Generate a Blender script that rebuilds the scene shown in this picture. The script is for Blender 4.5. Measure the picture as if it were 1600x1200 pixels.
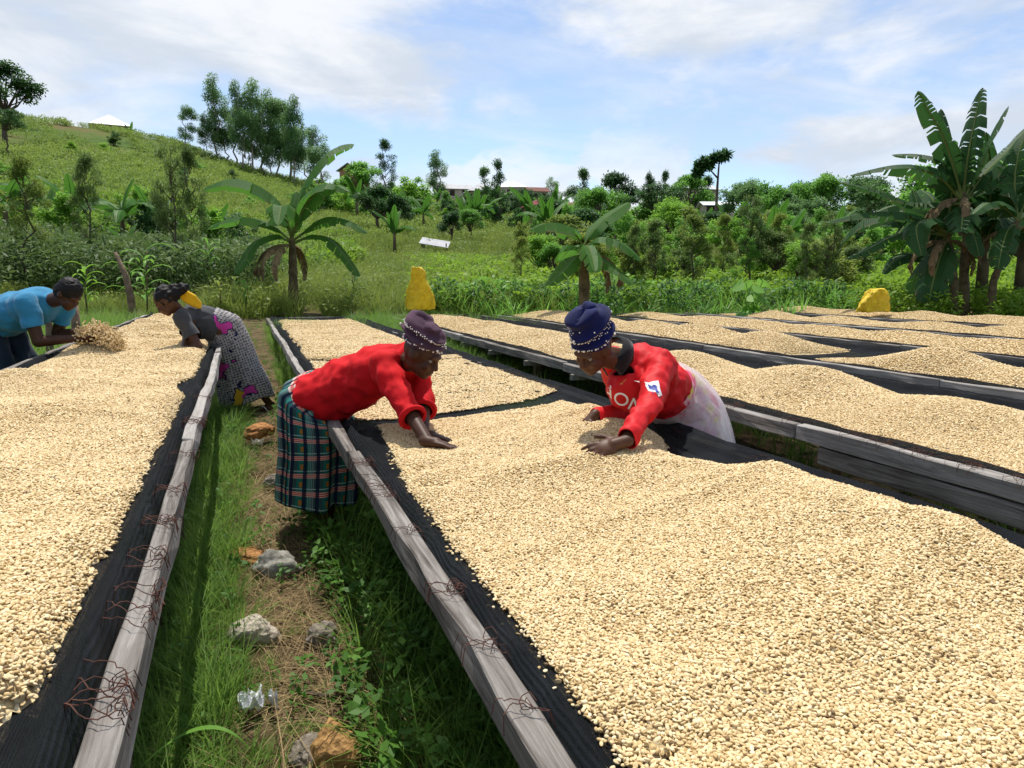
import bpy, bmesh, math, random
import numpy as np
from mathutils import Vector, Matrix, noise as mnoise

for o in list(bpy.data.objects): bpy.data.objects.remove(o)
scene = bpy.context.scene
COL = scene.collection
R = math.radians
rng = np.random.default_rng(7)
random.seed(7)

# ------------------------------------------------------------------ camera
F = 1202.0          # focal length in photo pixels (1600 wide)
CZ = 1.53           # eye height
PITCH = math.atan(166/F)
YAW = math.atan(422/math.hypot(F, 166))
FH = np.array([math.sin(YAW), math.cos(YAW), 0.0])
RT = np.array([math.cos(YAW), -math.sin(YAW), 0.0])
ZU = np.array([0, 0, 1.0])
FW = FH*math.cos(PITCH) - ZU*math.sin(PITCH)
UP = FH*math.sin(PITCH) + ZU*math.cos(PITCH)
CAM = np.array([0, 0, CZ])
cam_d = bpy.data.cameras.new('camera'); cam = bpy.data.objects.new('camera', cam_d); COL.objects.link(cam)
cam_d.sensor_width = 36; cam_d.lens = 36*F/1600; cam_d.clip_end = 3000; cam_d.clip_start = 0.05
cam.location = CAM
cam.rotation_euler = (math.pi/2-PITCH, 0, -YAW)
scene.camera = cam

def ray(x, y): return FW*F + RT*(x-800) - UP*(y-600)
def P(x, y, z):
    d = ray(x, y); return CAM + d*((z-CZ)/d[2])
def PD(x, y, d):
    v = ray(x, y); return CAM + v*(d/(v@FH))

# ------------------------------------------------------------------ sky and sun
SUN_EL, SUN_AZ = R(71), R(6)      # azimuth measured clockwise from +Y
w = bpy.data.worlds.new('World'); scene.world = w; w.use_nodes = True
nt = w.node_tree; N = nt.nodes; L = nt.links
for n in list(N): N.remove(n)
def nd(t, **k):
    n = N.new(t)
    for a, b in k.items(): setattr(n, a, b)
    return n
sky = nd('ShaderNodeTexSky', sky_type='NISHITA', sun_disc=False)
sky.sun_elevation = SUN_EL; sky.sun_rotation = SUN_AZ; sky.air_density = 1.0; sky.dust_density = 2.0; sky.ozone_density = 1.6; sky.altitude = 1500
tc = nd('ShaderNodeTexCoord')
sx = nd('ShaderNodeSeparateXYZ'); L.new(tc.outputs['Generated'], sx.inputs[0])
den = nd('ShaderNodeMath', operation='ADD'); L.new(sx.outputs['Z'], den.inputs[0]); den.inputs[1].default_value = 0.16
mx = nd('ShaderNodeMath', operation='MAXIMUM'); L.new(den.outputs[0], mx.inputs[0]); mx.inputs[1].default_value = 0.05
dv = nd('ShaderNodeVectorMath', operation='DIVIDE'); L.new(tc.outputs['Generated'], dv.inputs[0])
cb = nd('ShaderNodeCombineXYZ'); L.new(mx.outputs[0], cb.inputs[0]); L.new(mx.outputs[0], cb.inputs[1]); cb.inputs[2].default_value = 1.0
L.new(cb.outputs[0], dv.inputs[1])
def fbm(vec, scale, detail, rough, dist, off, sc=(1, 1, 1), rot=0):
    mp = nd('ShaderNodeMapping'); L.new(vec, mp.inputs[0]); mp.inputs['Location'].default_value = off; mp.inputs['Scale'].default_value = sc
    mp.inputs['Rotation'].default_value = (0, 0, rot)
    n = nd('ShaderNodeTexNoise'); L.new(mp.outputs[0], n.inputs['Vector'])
    n.inputs['Scale'].default_value = scale; n.inputs['Detail'].default_value = detail; n.inputs['Roughness'].default_value = rough; n.inputs['Distortion'].default_value = dist
    return n.outputs[0]
def rng_map(v, a, b, c=0.0, d=1.0):
    m = nd('ShaderNodeMapRange', interpolation_type='SMOOTHSTEP'); L.new(v, m.inputs[0])
    m.inputs[1].default_value = a; m.inputs[2].default_value = b; m.inputs[3].default_value = c; m.inputs[4].default_value = d
    return m.outputs[0]
def mmath(op, a, b):
    m = nd('ShaderNodeMath', operation=op)
    for i, q in enumerate((a, b)):
        if isinstance(q, float): m.inputs[i].default_value = q
        else: L.new(q, m.inputs[i])
    return m.outputs[0]
GEN = tc.outputs['Generated']
big = rng_map(fbm(GEN, 2.1, 10, 0.56, 0.35, (0.55, 1.15, 0.3), (1, 1, 2.6)), 0.43, 0.60)              # broad cloud masses
veil = rng_map(fbm(dv.outputs[0], 0.8, 8, 0.62, 0.9, (11.0, 2.0, 4), (0.5, 1.6, 1), 0.5), 0.36, 0.78)   # thin streaks
cum = rng_map(fbm(GEN, 5.0, 9, 0.6, 0.15, (1.7, 0.4, 0.2), (1, 1, 2.6)), 0.47, 0.555)  # low cumulus bank
low = rng_map(sx.outputs['Z'], 0.07, 0.26, 1.0, 0.0)
cum = mmath('MULTIPLY', cum, low)
cov = mmath('MAXIMUM', big, mmath('MULTIPLY', veil, 0.8))
cov = mmath('MAXIMUM', cov, cum)
# grey bellies where the deck is thick
shade = rng_map(fbm(GEN, 4.2, 9, 0.6, 0.3, (0.55, 1.15, 0.42), (1, 1, 2.6)), 0.38, 0.62, 0.15, 1.0)
ccol = nd('ShaderNodeMix', data_type='RGBA'); L.new(shade, ccol.inputs[0])
ccol.inputs[6].default_value = (3.5, 3.95, 4.6, 1); ccol.inputs[7].default_value = (5.2, 5.35, 5.6, 1)
smix = nd('ShaderNodeMix', data_type='RGBA'); L.new(cov, smix.inputs[0]); L.new(sky.outputs[0], smix.inputs[6]); L.new(ccol.outputs[2], smix.inputs[7])
bg = nd('ShaderNodeBackground'); bg.inputs['Strength'].default_value = 0.14; L.new(smix.outputs[2], bg.inputs['Color'])
wo = nd('ShaderNodeOutputWorld'); L.new(bg.outputs[0], wo.inputs[0])

sl = bpy.data.lights.new('sun', 'SUN'); sl.energy = 4.2; sl.angle = R(0.53); sl.color = (1.0, 0.955, 0.88)
sun = bpy.data.objects.new('sun', sl); COL.objects.link(sun)
sdir = Vector((math.sin(SUN_AZ)*math.cos(SUN_EL), math.cos(SUN_AZ)*math.cos(SUN_EL), math.sin(SUN_EL)))
sun.rotation_euler = sdir.to_track_quat('Z', 'Y').to_euler(); sun.location = (0, 0, 60)
vs = scene.view_settings; vs.view_transform = 'Standard'; vs.look = 'None'; vs.exposure = 0.36; vs.gamma = 1.0; vs.use_curve_mapping = False
scene.render.engine = 'CYCLES'
scene.cycles.transparent_max_bounces = 8; scene.cycles.max_bounces = 6; scene.cycles.diffuse_bounces = 3; scene.cycles.glossy_bounces = 2; scene.cycles.transmission_bounces = 3

# ------------------------------------------------------------------ object helpers
def tag(o, label=None, cat=None, group=None, kind=None):
    if label: o['label'] = label
    if cat: o['category'] = cat
    if group: o['group'] = group
    if kind: o['kind'] = kind
    return o
def link(o, parent=None):
    COL.objects.link(o)
    if parent is not None: o.parent = parent
    return o
def empty(name, loc=(0, 0, 0), rz=0.0):
    o = bpy.data.objects.new(name, None); o.empty_display_size = 0.1
    o.location = loc; o.rotation_euler = (0, 0, rz); return link(o)
def mesh_from(name, verts, faces, mat=None, smooth=False, uvs=None):
    m = bpy.data.meshes.new(name)
    m.from_pydata([tuple(map(float, v)) for v in verts], [], [tuple(map(int, f)) for f in faces])
    if mat is not None:
        for q in (mat if isinstance(mat, (list, tuple)) else [mat]): m.materials.append(q)
    if uvs is not None:
        ul = m.uv_layers.new(name='UVMap'); li = np.zeros(len(m.loops), dtype=np.int32); m.loops.foreach_get('vertex_index', li)
        ul.data.foreach_set('uv', np.asarray(uvs, dtype=np.float32)[li].ravel())
    if smooth: m.polygons.foreach_set('use_smooth', [True]*len(m.polygons))
    m.update(); return m
def obj(name, mesh, parent=None, loc=(0, 0, 0), rot=(0, 0, 0), scale=None):
    o = bpy.data.objects.new(name, mesh); o.location = loc; o.rotation_euler = rot
    if scale is not None: o.scale = (scale,)*3 if np.isscalar(scale) else scale
    return link(o, parent)

class MB:
    """collects simple solids into one mesh"""
    def __init__(s): s.v = []; s.f = []; s.uv = []
    def add(s, v, f, uv=None):
        n = len(s.v); s.v += [tuple(q) for q in v]; s.f += [tuple(i+n for i in q) for q in f]
        s.uv += list(uv) if uv is not None else [(0, 0)]*len(v)
    def box(s, c, d, rz=0.0, taper=0.0, M=None):
        x, y, z = d[0]/2, d[1]/2, d[2]/2; pts = []
        for dz in (-1, 1):
            k = 1-taper if dz > 0 else 1
            for dx, dy in ((-1, -1), (1, -1), (1, 1), (-1, 1)): pts.append(Vector((dx*x*k, dy*y*k, dz*z)))
        Q = M if M is not None else Matrix.Rotation(rz, 3, 'Z')
        s.add([Vector(c)+Q @ p for p in pts], [(3, 2, 1, 0), (4, 5, 6, 7), (0, 1, 5, 4), (1, 2, 6, 5), (2, 3, 7, 6), (3, 0, 4, 7)])
    def tube(s, pts, radii, n=6, cap=True):
        pts = [Vector(p) for p in pts]; k = len(pts)
        if np.isscalar(radii): radii = [radii]*k
        up = Vector((0.13, 0.21, 1.0)); base = len(s.v); vs_ = []; prev = None
        for i, p in enumerate(pts):
            t = (pts[min(i+1, k-1)]-pts[max(i-1, 0)]); t = t.normalized() if t.length > 1e-9 else Vector((0, 0, 1))
            if prev is None:
                a = t.cross(up if abs(t.normalized().dot(up.normalized())) < 0.95 else Vector((1, 0, 0))).normalized()
            else:
                a = (prev - t*prev.dot(t)); a = a.normalized() if a.length > 1e-6 else t.orthogonal().normalized()
            prev = a; b = t.cross(a)
            for j in range(n):
                an = 2*math.pi*j/n; vs_.append(p + (a*math.cos(an)+b*math.sin(an))*radii[i])
        fs = []
        for i in range(k-1):
            for j in range(n):
                fs.append((i*n+j, i*n+(j+1) % n, (i+1)*n+(j+1) % n, (i+1)*n+j))
        if cap: fs += [tuple(range(n-1, -1, -1)), tuple(range((k-1)*n, k*n))]
        s.add(vs_, fs)
    def mesh(s, name, mat, smooth=False, uv=False): return mesh_from(name, s.v, s.f, mat, smooth, s.uv if uv else None)
    def build(s, name, mat, parent=None, smooth=False, uv=False, **k): return obj(name, s.mesh(name, mat, smooth, uv), parent, **k)

# ------------------------------------------------------------------ material helpers
class MT:
    def __init__(s, name):
        s.m = bpy.data.materials.new(name); s.m.use_nodes = True; s.t = s.m.node_tree; s.n = s.t.nodes; s.l = s.t.links
        s.b = s.n['Principled BSDF']; s.out = s.n['Material Output']
    def nd(s, t, **k):
        n = s.n.new(t)
        for a, b in k.items(): setattr(n, a, b)
        return n
    def val(s, sock, v):
        if isinstance(v, bpy.types.NodeSocket): s.l.new(v, sock)
        else:
            if hasattr(sock, 'default_value') and not np.isscalar(v) and len(v) == 3 and sock.type == 'RGBA': v = (*v, 1)
            sock.default_value = v
    def set(s, **k):
        for a, b in k.items(): s.val(s.b.inputs[a.replace('_', ' ')], b)
        return s
    def coord(s, kind='Object', scale=(1, 1, 1), rot=(0, 0, 0), loc=(0, 0, 0)):
        c = s.nd('ShaderNodeTexCoord'); mp = s.nd('ShaderNodeMapping'); s.l.new(c.outputs[kind], mp.inputs[0])
        mp.inputs['Scale'].default_value = scale; mp.inputs['Rotation'].default_value = rot; mp.inputs['Location'].default_value = loc
        return mp.outputs[0]
    def pos(s, scale=(1, 1, 1)):
        g = s.nd('ShaderNodeNewGeometry'); mp = s.nd('ShaderNodeMapping'); s.l.new(g.outputs['Position'], mp.inputs[0]); mp.inputs['Scale'].default_value = scale
        return mp.outputs[0]
    def noise(s, vec, scale=5, detail=4, rough=0.55, dist=0.0):
        n = s.nd('ShaderNodeTexNoise'); s.l.new(vec, n.inputs['Vector'])
        n.inputs['Scale'].default_value = scale; n.inputs['Detail'].default_value = detail; n.inputs['Roughness'].default_value = rough; n.inputs['Distortion'].default_value = dist
        return n.outputs[0]
    def voro(s, vec, scale=5, feature='F1', out='Distance', rand=1.0):
        n = s.nd('ShaderNodeTexVoronoi', feature=feature); s.l.new(vec, n.inputs['Vector']); n.inputs['Scale'].default_value = scale
        n.inputs['Randomness'].default_value = rand
        return n.outputs[out]
    def ramp(s, v, stops, interp='LINEAR'):
        r = s.nd('ShaderNodeValToRGB'); r.color_ramp.interpolation = interp; e = r.color_ramp.elements
        while len(e) < len(stops): e.new(0.5)
        for q, (p_, c) in zip(e, stops):
            q.position = p_; q.color = (*c, 1) if not np.isscalar(c) else (c, c, c, 1)
        s.l.new(v, r.inputs[0]); return r.outputs[0]
    def mix(s, f, a, b, mode='MIX'):
        n = s.nd('ShaderNodeMix', data_type='RGBA', blend_type=mode); s.val(n.inputs[0], f); s.val(n.inputs[6], a); s.val(n.inputs[7], b); return n.outputs[2]
    def math(s, op, a, b=0.0, c=None):
        n = s.nd('ShaderNodeMath', operation=op); s.val(n.inputs[0], a); s.val(n.inputs[1], b)
        if c is not None: s.val(n.inputs[2], c)
        return n.outputs[0]
    def maprange(s, v, a, b, c=0.0, d=1.0):
        n = s.nd('ShaderNodeMapRange'); s.l.new(v, n.inputs[0])
        for i, q in enumerate((a, b, c, d)): n.inputs[i+1].default_value = q
        return n.outputs[0]
    def bump(s, h, strength=0.5, dist=0.01):
        n = s.nd('ShaderNodeBump'); n.inputs['Strength'].default_value = strength; n.inputs['Distance'].default_value = dist; s.l.new(h, n.inputs['Height'])
        s.l.new(n.outputs[0], s.b.inputs['Normal']); return s
    def attr(s, name, kind='INSTANCER', out='Fac'):
        n = s.nd('ShaderNodeAttribute', attribute_type=kind, attribute_name=name); return n.outputs[out]
    def objrand(s): return s.nd('ShaderNodeObjectInfo').outputs['Random']
    def translucent(s, col, fac):
        t = s.nd('ShaderNodeBsdfTranslucent'); s.val(t.inputs['Color'], col)
        mx_ = s.nd('ShaderNodeMixShader'); s.val(mx_.inputs[0], fac); s.l.new(s.b.outputs[0], mx_.inputs[1]); s.l.new(t.outputs[0], mx_.inputs[2]); s.l.new(mx_.outputs[0], s.out.inputs[0]); return s

def plain(name, col, rough=0.7, var=0.15, scale=8.0, bump=0.0, bscale=None, spec=0.3):
    t = MT(name); c = t.coord('Object'); n = t.noise(c, scale, 5)
    lo = tuple(q*(1-var) for q in col); hi = tuple(min(1, q*(1+var)) for q in col)
    t.set(Base_Color=t.ramp(n, [(0.3, lo), (0.7, hi)]), Roughness=rough, Specular_IOR_Level=spec)
    if bump: t.bump(t.noise(c, bscale or scale*4, 5), bump, 0.01)
    return t.m
def leafmat(name, dark, light, trans=0.35, rough=0.5, tcol=None, attr=None, scale=1.2, spec=0.3):
    """foliage: colour varies per object / instance and in patches; light passes through the blades"""
    t = MT(name); n = t.noise(t.pos(), scale, 3)
    r = t.attr(attr) if attr else t.objrand()
    f = t.math('ADD', t.math('MULTIPLY', n, 0.8), t.math('MULTIPLY', r, 0.45))
    col = t.ramp(f, [(0.25, dark), (0.85, light)])
    t.set(Base_Color=col, Roughness=rough, Specular_IOR_Level=spec)
    tc_ = tcol or tuple(min(1, q*1.5) for q in light)
    t.translucent(t.mix(0.5, col, tc_), trans)
    return t.m

# ------------------------------------------------------------------ instancing (only for stuff)
def instancer(name, pts, rots, scl, tone, idx, sources, base=None, mat=None, parent=None):
    """one object: optional base surface + loose points that carry instances of the source meshes"""
    bv, bf = base if base is not None else (np.zeros((0, 3)), [])
    nb, npnt = len(bv), len(pts)
    m = bpy.data.meshes.new(name)
    allv = np.vstack([np.asarray(bv, float).reshape(-1, 3), np.asarray(pts, float).reshape(-1, 3)])
    m.from_pydata(allv.tolist(), [], [tuple(int(i) for i in q) for q in bf])
    if mat is not None: m.materials.append(mat)
    if len(m.polygons): m.polygons.foreach_set('use_smooth', [True]*len(m.polygons))
    n = nb+npnt
    def at(nm, ty, arr, field='value'):
        a = m.attributes.new(nm, ty, 'POINT'); a.data.foreach_set(field, arr.ravel())
    sel = np.zeros(n, bool); sel[nb:] = True; at('sel', 'BOOLEAN', sel)
    r_ = np.zeros((n, 3), np.float32); r_[nb:] = rots; at('rot', 'FLOAT_VECTOR', r_, 'vector')
    s_ = np.ones(n, np.float32); s_[nb:] = scl; at('scl', 'FLOAT', s_)
    t_ = np.zeros(n, np.float32); t_[nb:] = tone; at('tone', 'FLOAT', t_)
    i_ = np.zeros(n, np.int32); i_[nb:] = idx; at('idx', 'INT', i_)
    o = obj(name, m, parent)
    g = bpy.data.node_groups.new(name+'_nodes', 'GeometryNodeTree')
    g.interface.new_socket('Geometry', in_out='INPUT', socket_type='NodeSocketGeometry'); g.interface.new_socket('Geometry', in_out='OUTPUT', socket_type='NodeSocketGeometry')
    gi = g.nodes.new('NodeGroupInput'); go = g.nodes.new('NodeGroupOutput')
    ip = g.nodes.new('GeometryNodeInstanceOnPoints'); jn = g.nodes.new('GeometryNodeJoinGeometry'); js = g.nodes.new('GeometryNodeJoinGeometry')
    for s in sources:
        oi = g.nodes.new('GeometryNodeObjectInfo'); oi.inputs['Object'].default_value = s; oi.inputs['As Instance'].default_value = True
        g.links.new(oi.outputs['Geometry'], js.inputs[0])
    def na(nm, ty):
        a = g.nodes.new('GeometryNodeInputNamedAttribute'); a.data_type = ty; a.inputs['Name'].default_value = nm; return a.outputs['Attribute']
    er = g.nodes.new('FunctionNodeEulerToRotation'); g.links.new(na('rot', 'FLOAT_VECTOR'), er.inputs[0])
    g.links.new(gi.outputs[0], ip.inputs['Points']); g.links.new(js.outputs[0], ip.inputs['Instance']); ip.inputs['Pick Instance'].default_value = True
    g.links.new(na('idx', 'INT'), ip.inputs['Instance Index']); g.links.new(na('sel', 'BOOLEAN'), ip.inputs['Selection'])
    g.links.new(er.outputs[0], ip.inputs['Rotation']); g.links.new(na('scl', 'FLOAT'), ip.inputs['Scale'])
    g.links.new(gi.outputs[0], jn.inputs[0]); g.links.new(ip.outputs[0], jn.inputs[0]); g.links.new(jn.outputs[0], go.inputs[0])
    md = o.modifiers.new('scatter', 'NODES'); md.node_group = g
    return o
def source(name, mesh):   # never linked to the scene: only a shape to be scattered
    return bpy.data.objects.new(name, mesh)
def pxy(q):
    """photo pixel and depth of world points (n,3)"""
    q = np.atleast_2d(q)-CAM; dpt = q@FW
    dd = np.where(dpt > 0.05, dpt, 0.05)
    return 800+F*(q@RT)/dd, 600-F*(q@UP)/dd, dpt
def vnoise(x, y, s=1.0, seed=0.0):
    """cheap vectorised value noise in -1..1"""
    x = np.asarray(x, float)*s+seed*17.3; y = np.asarray(y, float)*s+seed*9.1
    xi = np.floor(x); yi = np.floor(y); fx = x-xi; fy = y-yi
    fx = fx*fx*(3-2*fx); fy = fy*fy*(3-2*fy)
    h = lambda a, b: (np.sin(a*127.1+b*311.7+seed*3.3)*43758.5453) % 1.0
    a = h(xi, yi); b = h(xi+1, yi); c = h(xi, yi+1); d = h(xi+1, yi+1)
    return (a*(1-fx)*(1-fy)+b*fx*(1-fy)+c*(1-fx)*fy+d*fx*fy)*2-1
def fnoise(x, y, s=1.0, seed=0.0, o=4):
    r = 0; a = 1; t = 0
    for i in range(o):
        r = r+a*vnoise(x, y, s*2**i, seed+i*1.7); t += a; a *= 0.5
    return r/t
# ------------------------------------------------------------------ terrain
SKX = [-900, -300, 0, 100, 200, 280, 350, 430, 500, 600, 750, 900, 1200, 2400]
SKY = [150, 165, 182, 193, 208, 224, 252, 276, 291, 304, 318, 333, 340, 345]
DCR = 150.0
def gz(x, y):
    x = np.asarray(x, float); y = np.asarray(y, float)
    d = x*FH[0]+y*FH[1]; s = x*RT[0]+y*RT[1]; rho = np.hypot(x, y)
    a = np.arctan2(s, np.maximum(d, 1e-3)); a = np.clip(a, -1.05, 1.05)
    S = np.full(np.shape(a), 300.0)
    for _ in range(3):      # photo column of the crest in this direction
        k = math.cos(PITCH)-math.sin(PITCH)*(-F*math.sin(PITCH)-(S-600)*math.cos(PITCH))/(F*math.cos(PITCH)-(S-600)*math.sin(PITCH))
        S = np.interp(800+F*np.tan(a)/k, SKX, SKY)
    q = np.clip(y-2, 0, 19); near = 0.055*(q*q/(q+1.2))+0.05*np.exp(-((x-.25)/.5)**2-((y-7.0)/.8)**2)
    near = near+0.012*fnoise(x, y, 0.9, 3)*np.clip((rho-0.5), 0, 1)
    zs = CZ+DCR*np.cos(a)*(-F*math.sin(PITCH)-(S-600)*math.cos(PITCH))/(F*math.cos(PITCH)-(S-600)*math.sin(PITCH))
    t = np.clip((rho-20)/(DCR-20), 0, 1)
    front = np.clip((d+5)/25, 0, 1)
    z = near+(zs-near)*t**1.35*front + 0.35*fnoise(x, y, 0.06, 5)*t*4*(1-t)
    over = np.clip(rho-DCR, 0, 600)
    return z-over*0.09*front
def soilgreen():
    t = MT('meadow_ground'); p_ = t.pos()
    n1 = t.noise(p_, 0.055, 6, 0.6, 0.3); n2 = t.noise(p_, 0.6, 6, 0.65); n3 = t.noise(p_, 14, 4, 0.6)
    f = t.math('ADD', t.math('MULTIPLY', n1, 0.62), t.math('MULTIPLY', n2, 0.42))
    far = t.ramp(f, [(0.36, (0.030, 0.075, 0.012)), (0.47, (0.075, 0.125, 0.02)), (0.56, (0.115, 0.14, 0.03)), (0.66, (0.17, 0.115, 0.055))])
    far = t.mix(t.math('MULTIPLY', n3, 0.55), far, (0.02, 0.05, 0.01))
    dirt = t.ramp(t.noise(p_, 6, 6, 0.65), [(0.35, (0.045, 0.03, 0.018)), (0.5, (0.10, 0.068, 0.037)), (0.7, (0.19, 0.135, 0.075))])
    sp = t.nd('ShaderNodeSeparateXYZ'); t.l.new(p_, sp.inputs[0])
    k = t.maprange(sp.outputs['Y'], 14, 26)
    t.set(Base_Color=t.mix(k, dirt, far), Roughness=0.95, Specular_IOR_Level=0.1)
    t.bump(t.noise(p_, 30, 6, 0.7), 0.7, 0.03)
    return t.m
M_GROUND = soilgreen()
def make_ground():
    rad = np.concatenate([np.linspace(0.0, 18, 90), np.geomspace(18.4, 700, 130)]); na_ = 300
    an = np.linspace(0, 2*math.pi, na_, endpoint=False)
    X = rad[:, None]*np.sin(an)[None]; Y = rad[:, None]*np.cos(an)[None]
    Z = gz(X, Y); v = np.stack([X, Y, Z], -1).reshape(-1, 3)
    f = []
    for i in range(len(rad)-1):
        for j in range(na_):
            a = i*na_+j; b = i*na_+(j+1) % na_
            f.append((a, a+na_, b+na_, b))
    o = obj('ground', mesh_from('ground', v, f, M_GROUND, True)); tag(o, kind='structure')
make_ground()

# ------------------------------------------------------------------ drying tables
def wood():
    t = MT('weathered_timber'); c = t.coord('Object', (30, 1.3, 30)); r = t.objrand()
    g = t.noise(c, 1.6, 7, 0.68, 0.8); blot = t.noise(t.pos(), 3.0, 4)
    f = t.math('ADD', t.math('MULTIPLY', g, 0.75), t.math('MULTIPLY', t.math('ADD', blot, t.math('MULTIPLY', r, 0.7)), 0.26))
    col = t.ramp(f, [(0.34, (0.025, 0.02, 0.016)), (0.44, (0.095, 0.080, 0.068)), (0.56, (0.20, 0.18, 0.16)), (0.78, (0.40, 0.375, 0.345))])
    t.set(Base_Color=col, Roughness=0.85, Specular_IOR_Level=0.2); t.bump(g, 0.9, 0.008); return t.m
M_WOOD = wood()
M_POST = plain('post_timber', (0.16, 0.115, 0.075), 0.9, 0.5, 9, 0.5)
def netmat():
    t = MT('black_shade_net'); c = t.coord('UV')
    w1 = t.nd('ShaderNodeTexWave', wave_type='BANDS', bands_direction='X'); t.l.new(c, w1.inputs[0]); w1.inputs['Scale'].default_value = 62; w1.inputs['Distortion'].default_value = 0.4; w1.inputs['Detail'].default_value = 2
    w2 = t.nd('ShaderNodeTexWave', wave_type='BANDS', bands_direction='Y'); t.l.new(c, w2.inputs[0]); w2.inputs['Scale'].default_value = 110; w2.inputs['Distortion'].default_value = 0.6
    n = t.noise(t.pos(), 5, 5, 0.6)
    h = t.math('ADD', w1.outputs['Fac'], t.math('MULTIPLY', w2.outputs['Fac'], 0.5))
    dust = t.math('ADD', t.math('MULTIPLY', n, 0.7), t.math('MULTIPLY', h, 0.22))
    t.set(Base_Color=t.ramp(dust, [(0.3, (0.004, 0.005, 0.007)), (0.62, (0.009, 0.011, 0.014)), (0.9, (0.03, 0.034, 0.04))]), Roughness=0.9, Specular_IOR_Level=0.12)
    fold = t.noise(t.coord('UV', (30, 6, 1)), 1.0, 5, .6, 1.5); t.bump(t.math('ADD', t.math('MULTIPLY', h, .12), fold), 0.9, 0.012)
    tr = t.nd('ShaderNodeBsdfTransparent'); mx_ = t.nd('ShaderNodeMixShader')
    t.l.new(t.maprange(h, 0.1, 0.75, 0.60, 0.92), mx_.inputs[0]); t.l.new(tr.outputs[0], mx_.inputs[1]); t.l.new(t.b.outputs[0], mx_.inputs[2]); t.l.new(mx_.outputs[0], t.out.inputs[0])
    return t.m
M_NET = netmat()
M_RUST = plain('rusty_wire', (0.085, 0.032, 0.02), 0.8, 0.4, 30)

class Table: pass
TABLES = {}
def board(par, name, x, y0, y1, ztop, wx, hz, seed, wob=0.006, mat=None, tilt=0.0):
    """a sawn plank along Y with slightly uneven edges"""
    rr = random.Random(seed); n = max(3, int((y1-y0)/0.25)); v = []; f = []
    ox = rr.uniform(-.006, .006); oz = rr.uniform(-.008, .006)
    for i in range(n+1):
        yy = y0+(y1-y0)*i/n; k = [rr.uniform(-wob, wob) for _ in range(8)]
        bow = 0.006*math.sin(yy*1.3+seed)
        for j, (sx_, sz_) in enumerate(((-1, 0), (1, 0), (1, 1), (-1, 1))):
            v.append((x+ox+bow+sx_*wx/2+k[j], yy, ztop+oz-hz*(1-sz_)+k[j+4]+tilt*(i/n-0.5)))
    for i in range(n):
        a = i*4
        for j in range(4): f.append((a+j, a+(j+1) % 4, a+4+(j+1) % 4, a+4+j))
    f += [(3, 2, 1, 0), (n*4, n*4+1, n*4+2, n*4+3)]
    f = [q[::-1] for q in f]
    cy = (y0+y1)/2
    v = [(a, b-cy, c) for a, b, c in v]
    o = obj(name, mesh_from(name, v, f, mat or M_WOOD), par, loc=(0, cy, 0))
    b_ = o.modifiers.new('bevel', 'BEVEL'); b_.width = 0.004; b_.segments = 1; b_.limit_method = 'ANGLE'
    return o
def netz(T, x, y):
    """height of the net surface"""
    u = (x-T.x0)/(T.x1-T.x0); sag = 1-(2*u-1)**2
    return T.z-0.012-T.sag*np.clip(sag, 0, 1)+0.006*fnoise(x, y, 3.0, T.seed)+0.008*np.sin(y*5.2)*np.clip(sag, 0, 1)
def wire_tangle(par, x, y, z, w, seed, n=3):
    rr = random.Random(seed); b = MB()
    for k in range(n):
        pts = []; yy = y+rr.uniform(-.05, .05)
        # a strand that crosses the board, bites over both edges and curls back
        for i in range(13):
            s = i/12; ang = rr.uniform(-1, 1)
            pts.append((x-w*0.9+s*w*1.8+rr.uniform(-.003, .003), yy+math.sin(s*4+k)*0.03+rr.uniform(-.003, .003), z+0.004+0.009*abs(math.sin(s*5+k*2))+rr.uniform(0, .003)-(0.03 if i in (0, 12) else 0)))
        b.tube(pts, 0.0010, 4)
        if rr.random() < .7:
            c = Vector((x+w*.5+rr.uniform(-.02, .02), yy, z+.004)); pts = []
            for i in range(12):
                a = i*0.9; q = .022*(1-i/26); pts.append(c+Vector((q*math.cos(a)*.7, q*math.sin(a)+i*.002, 0.006+0.010*math.sin(a*1.3)-i*.004*rr.random())))
            b.tube(pts, 0.0010, 4)
    return b.build('wire_tie', M_RUST, par)
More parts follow.
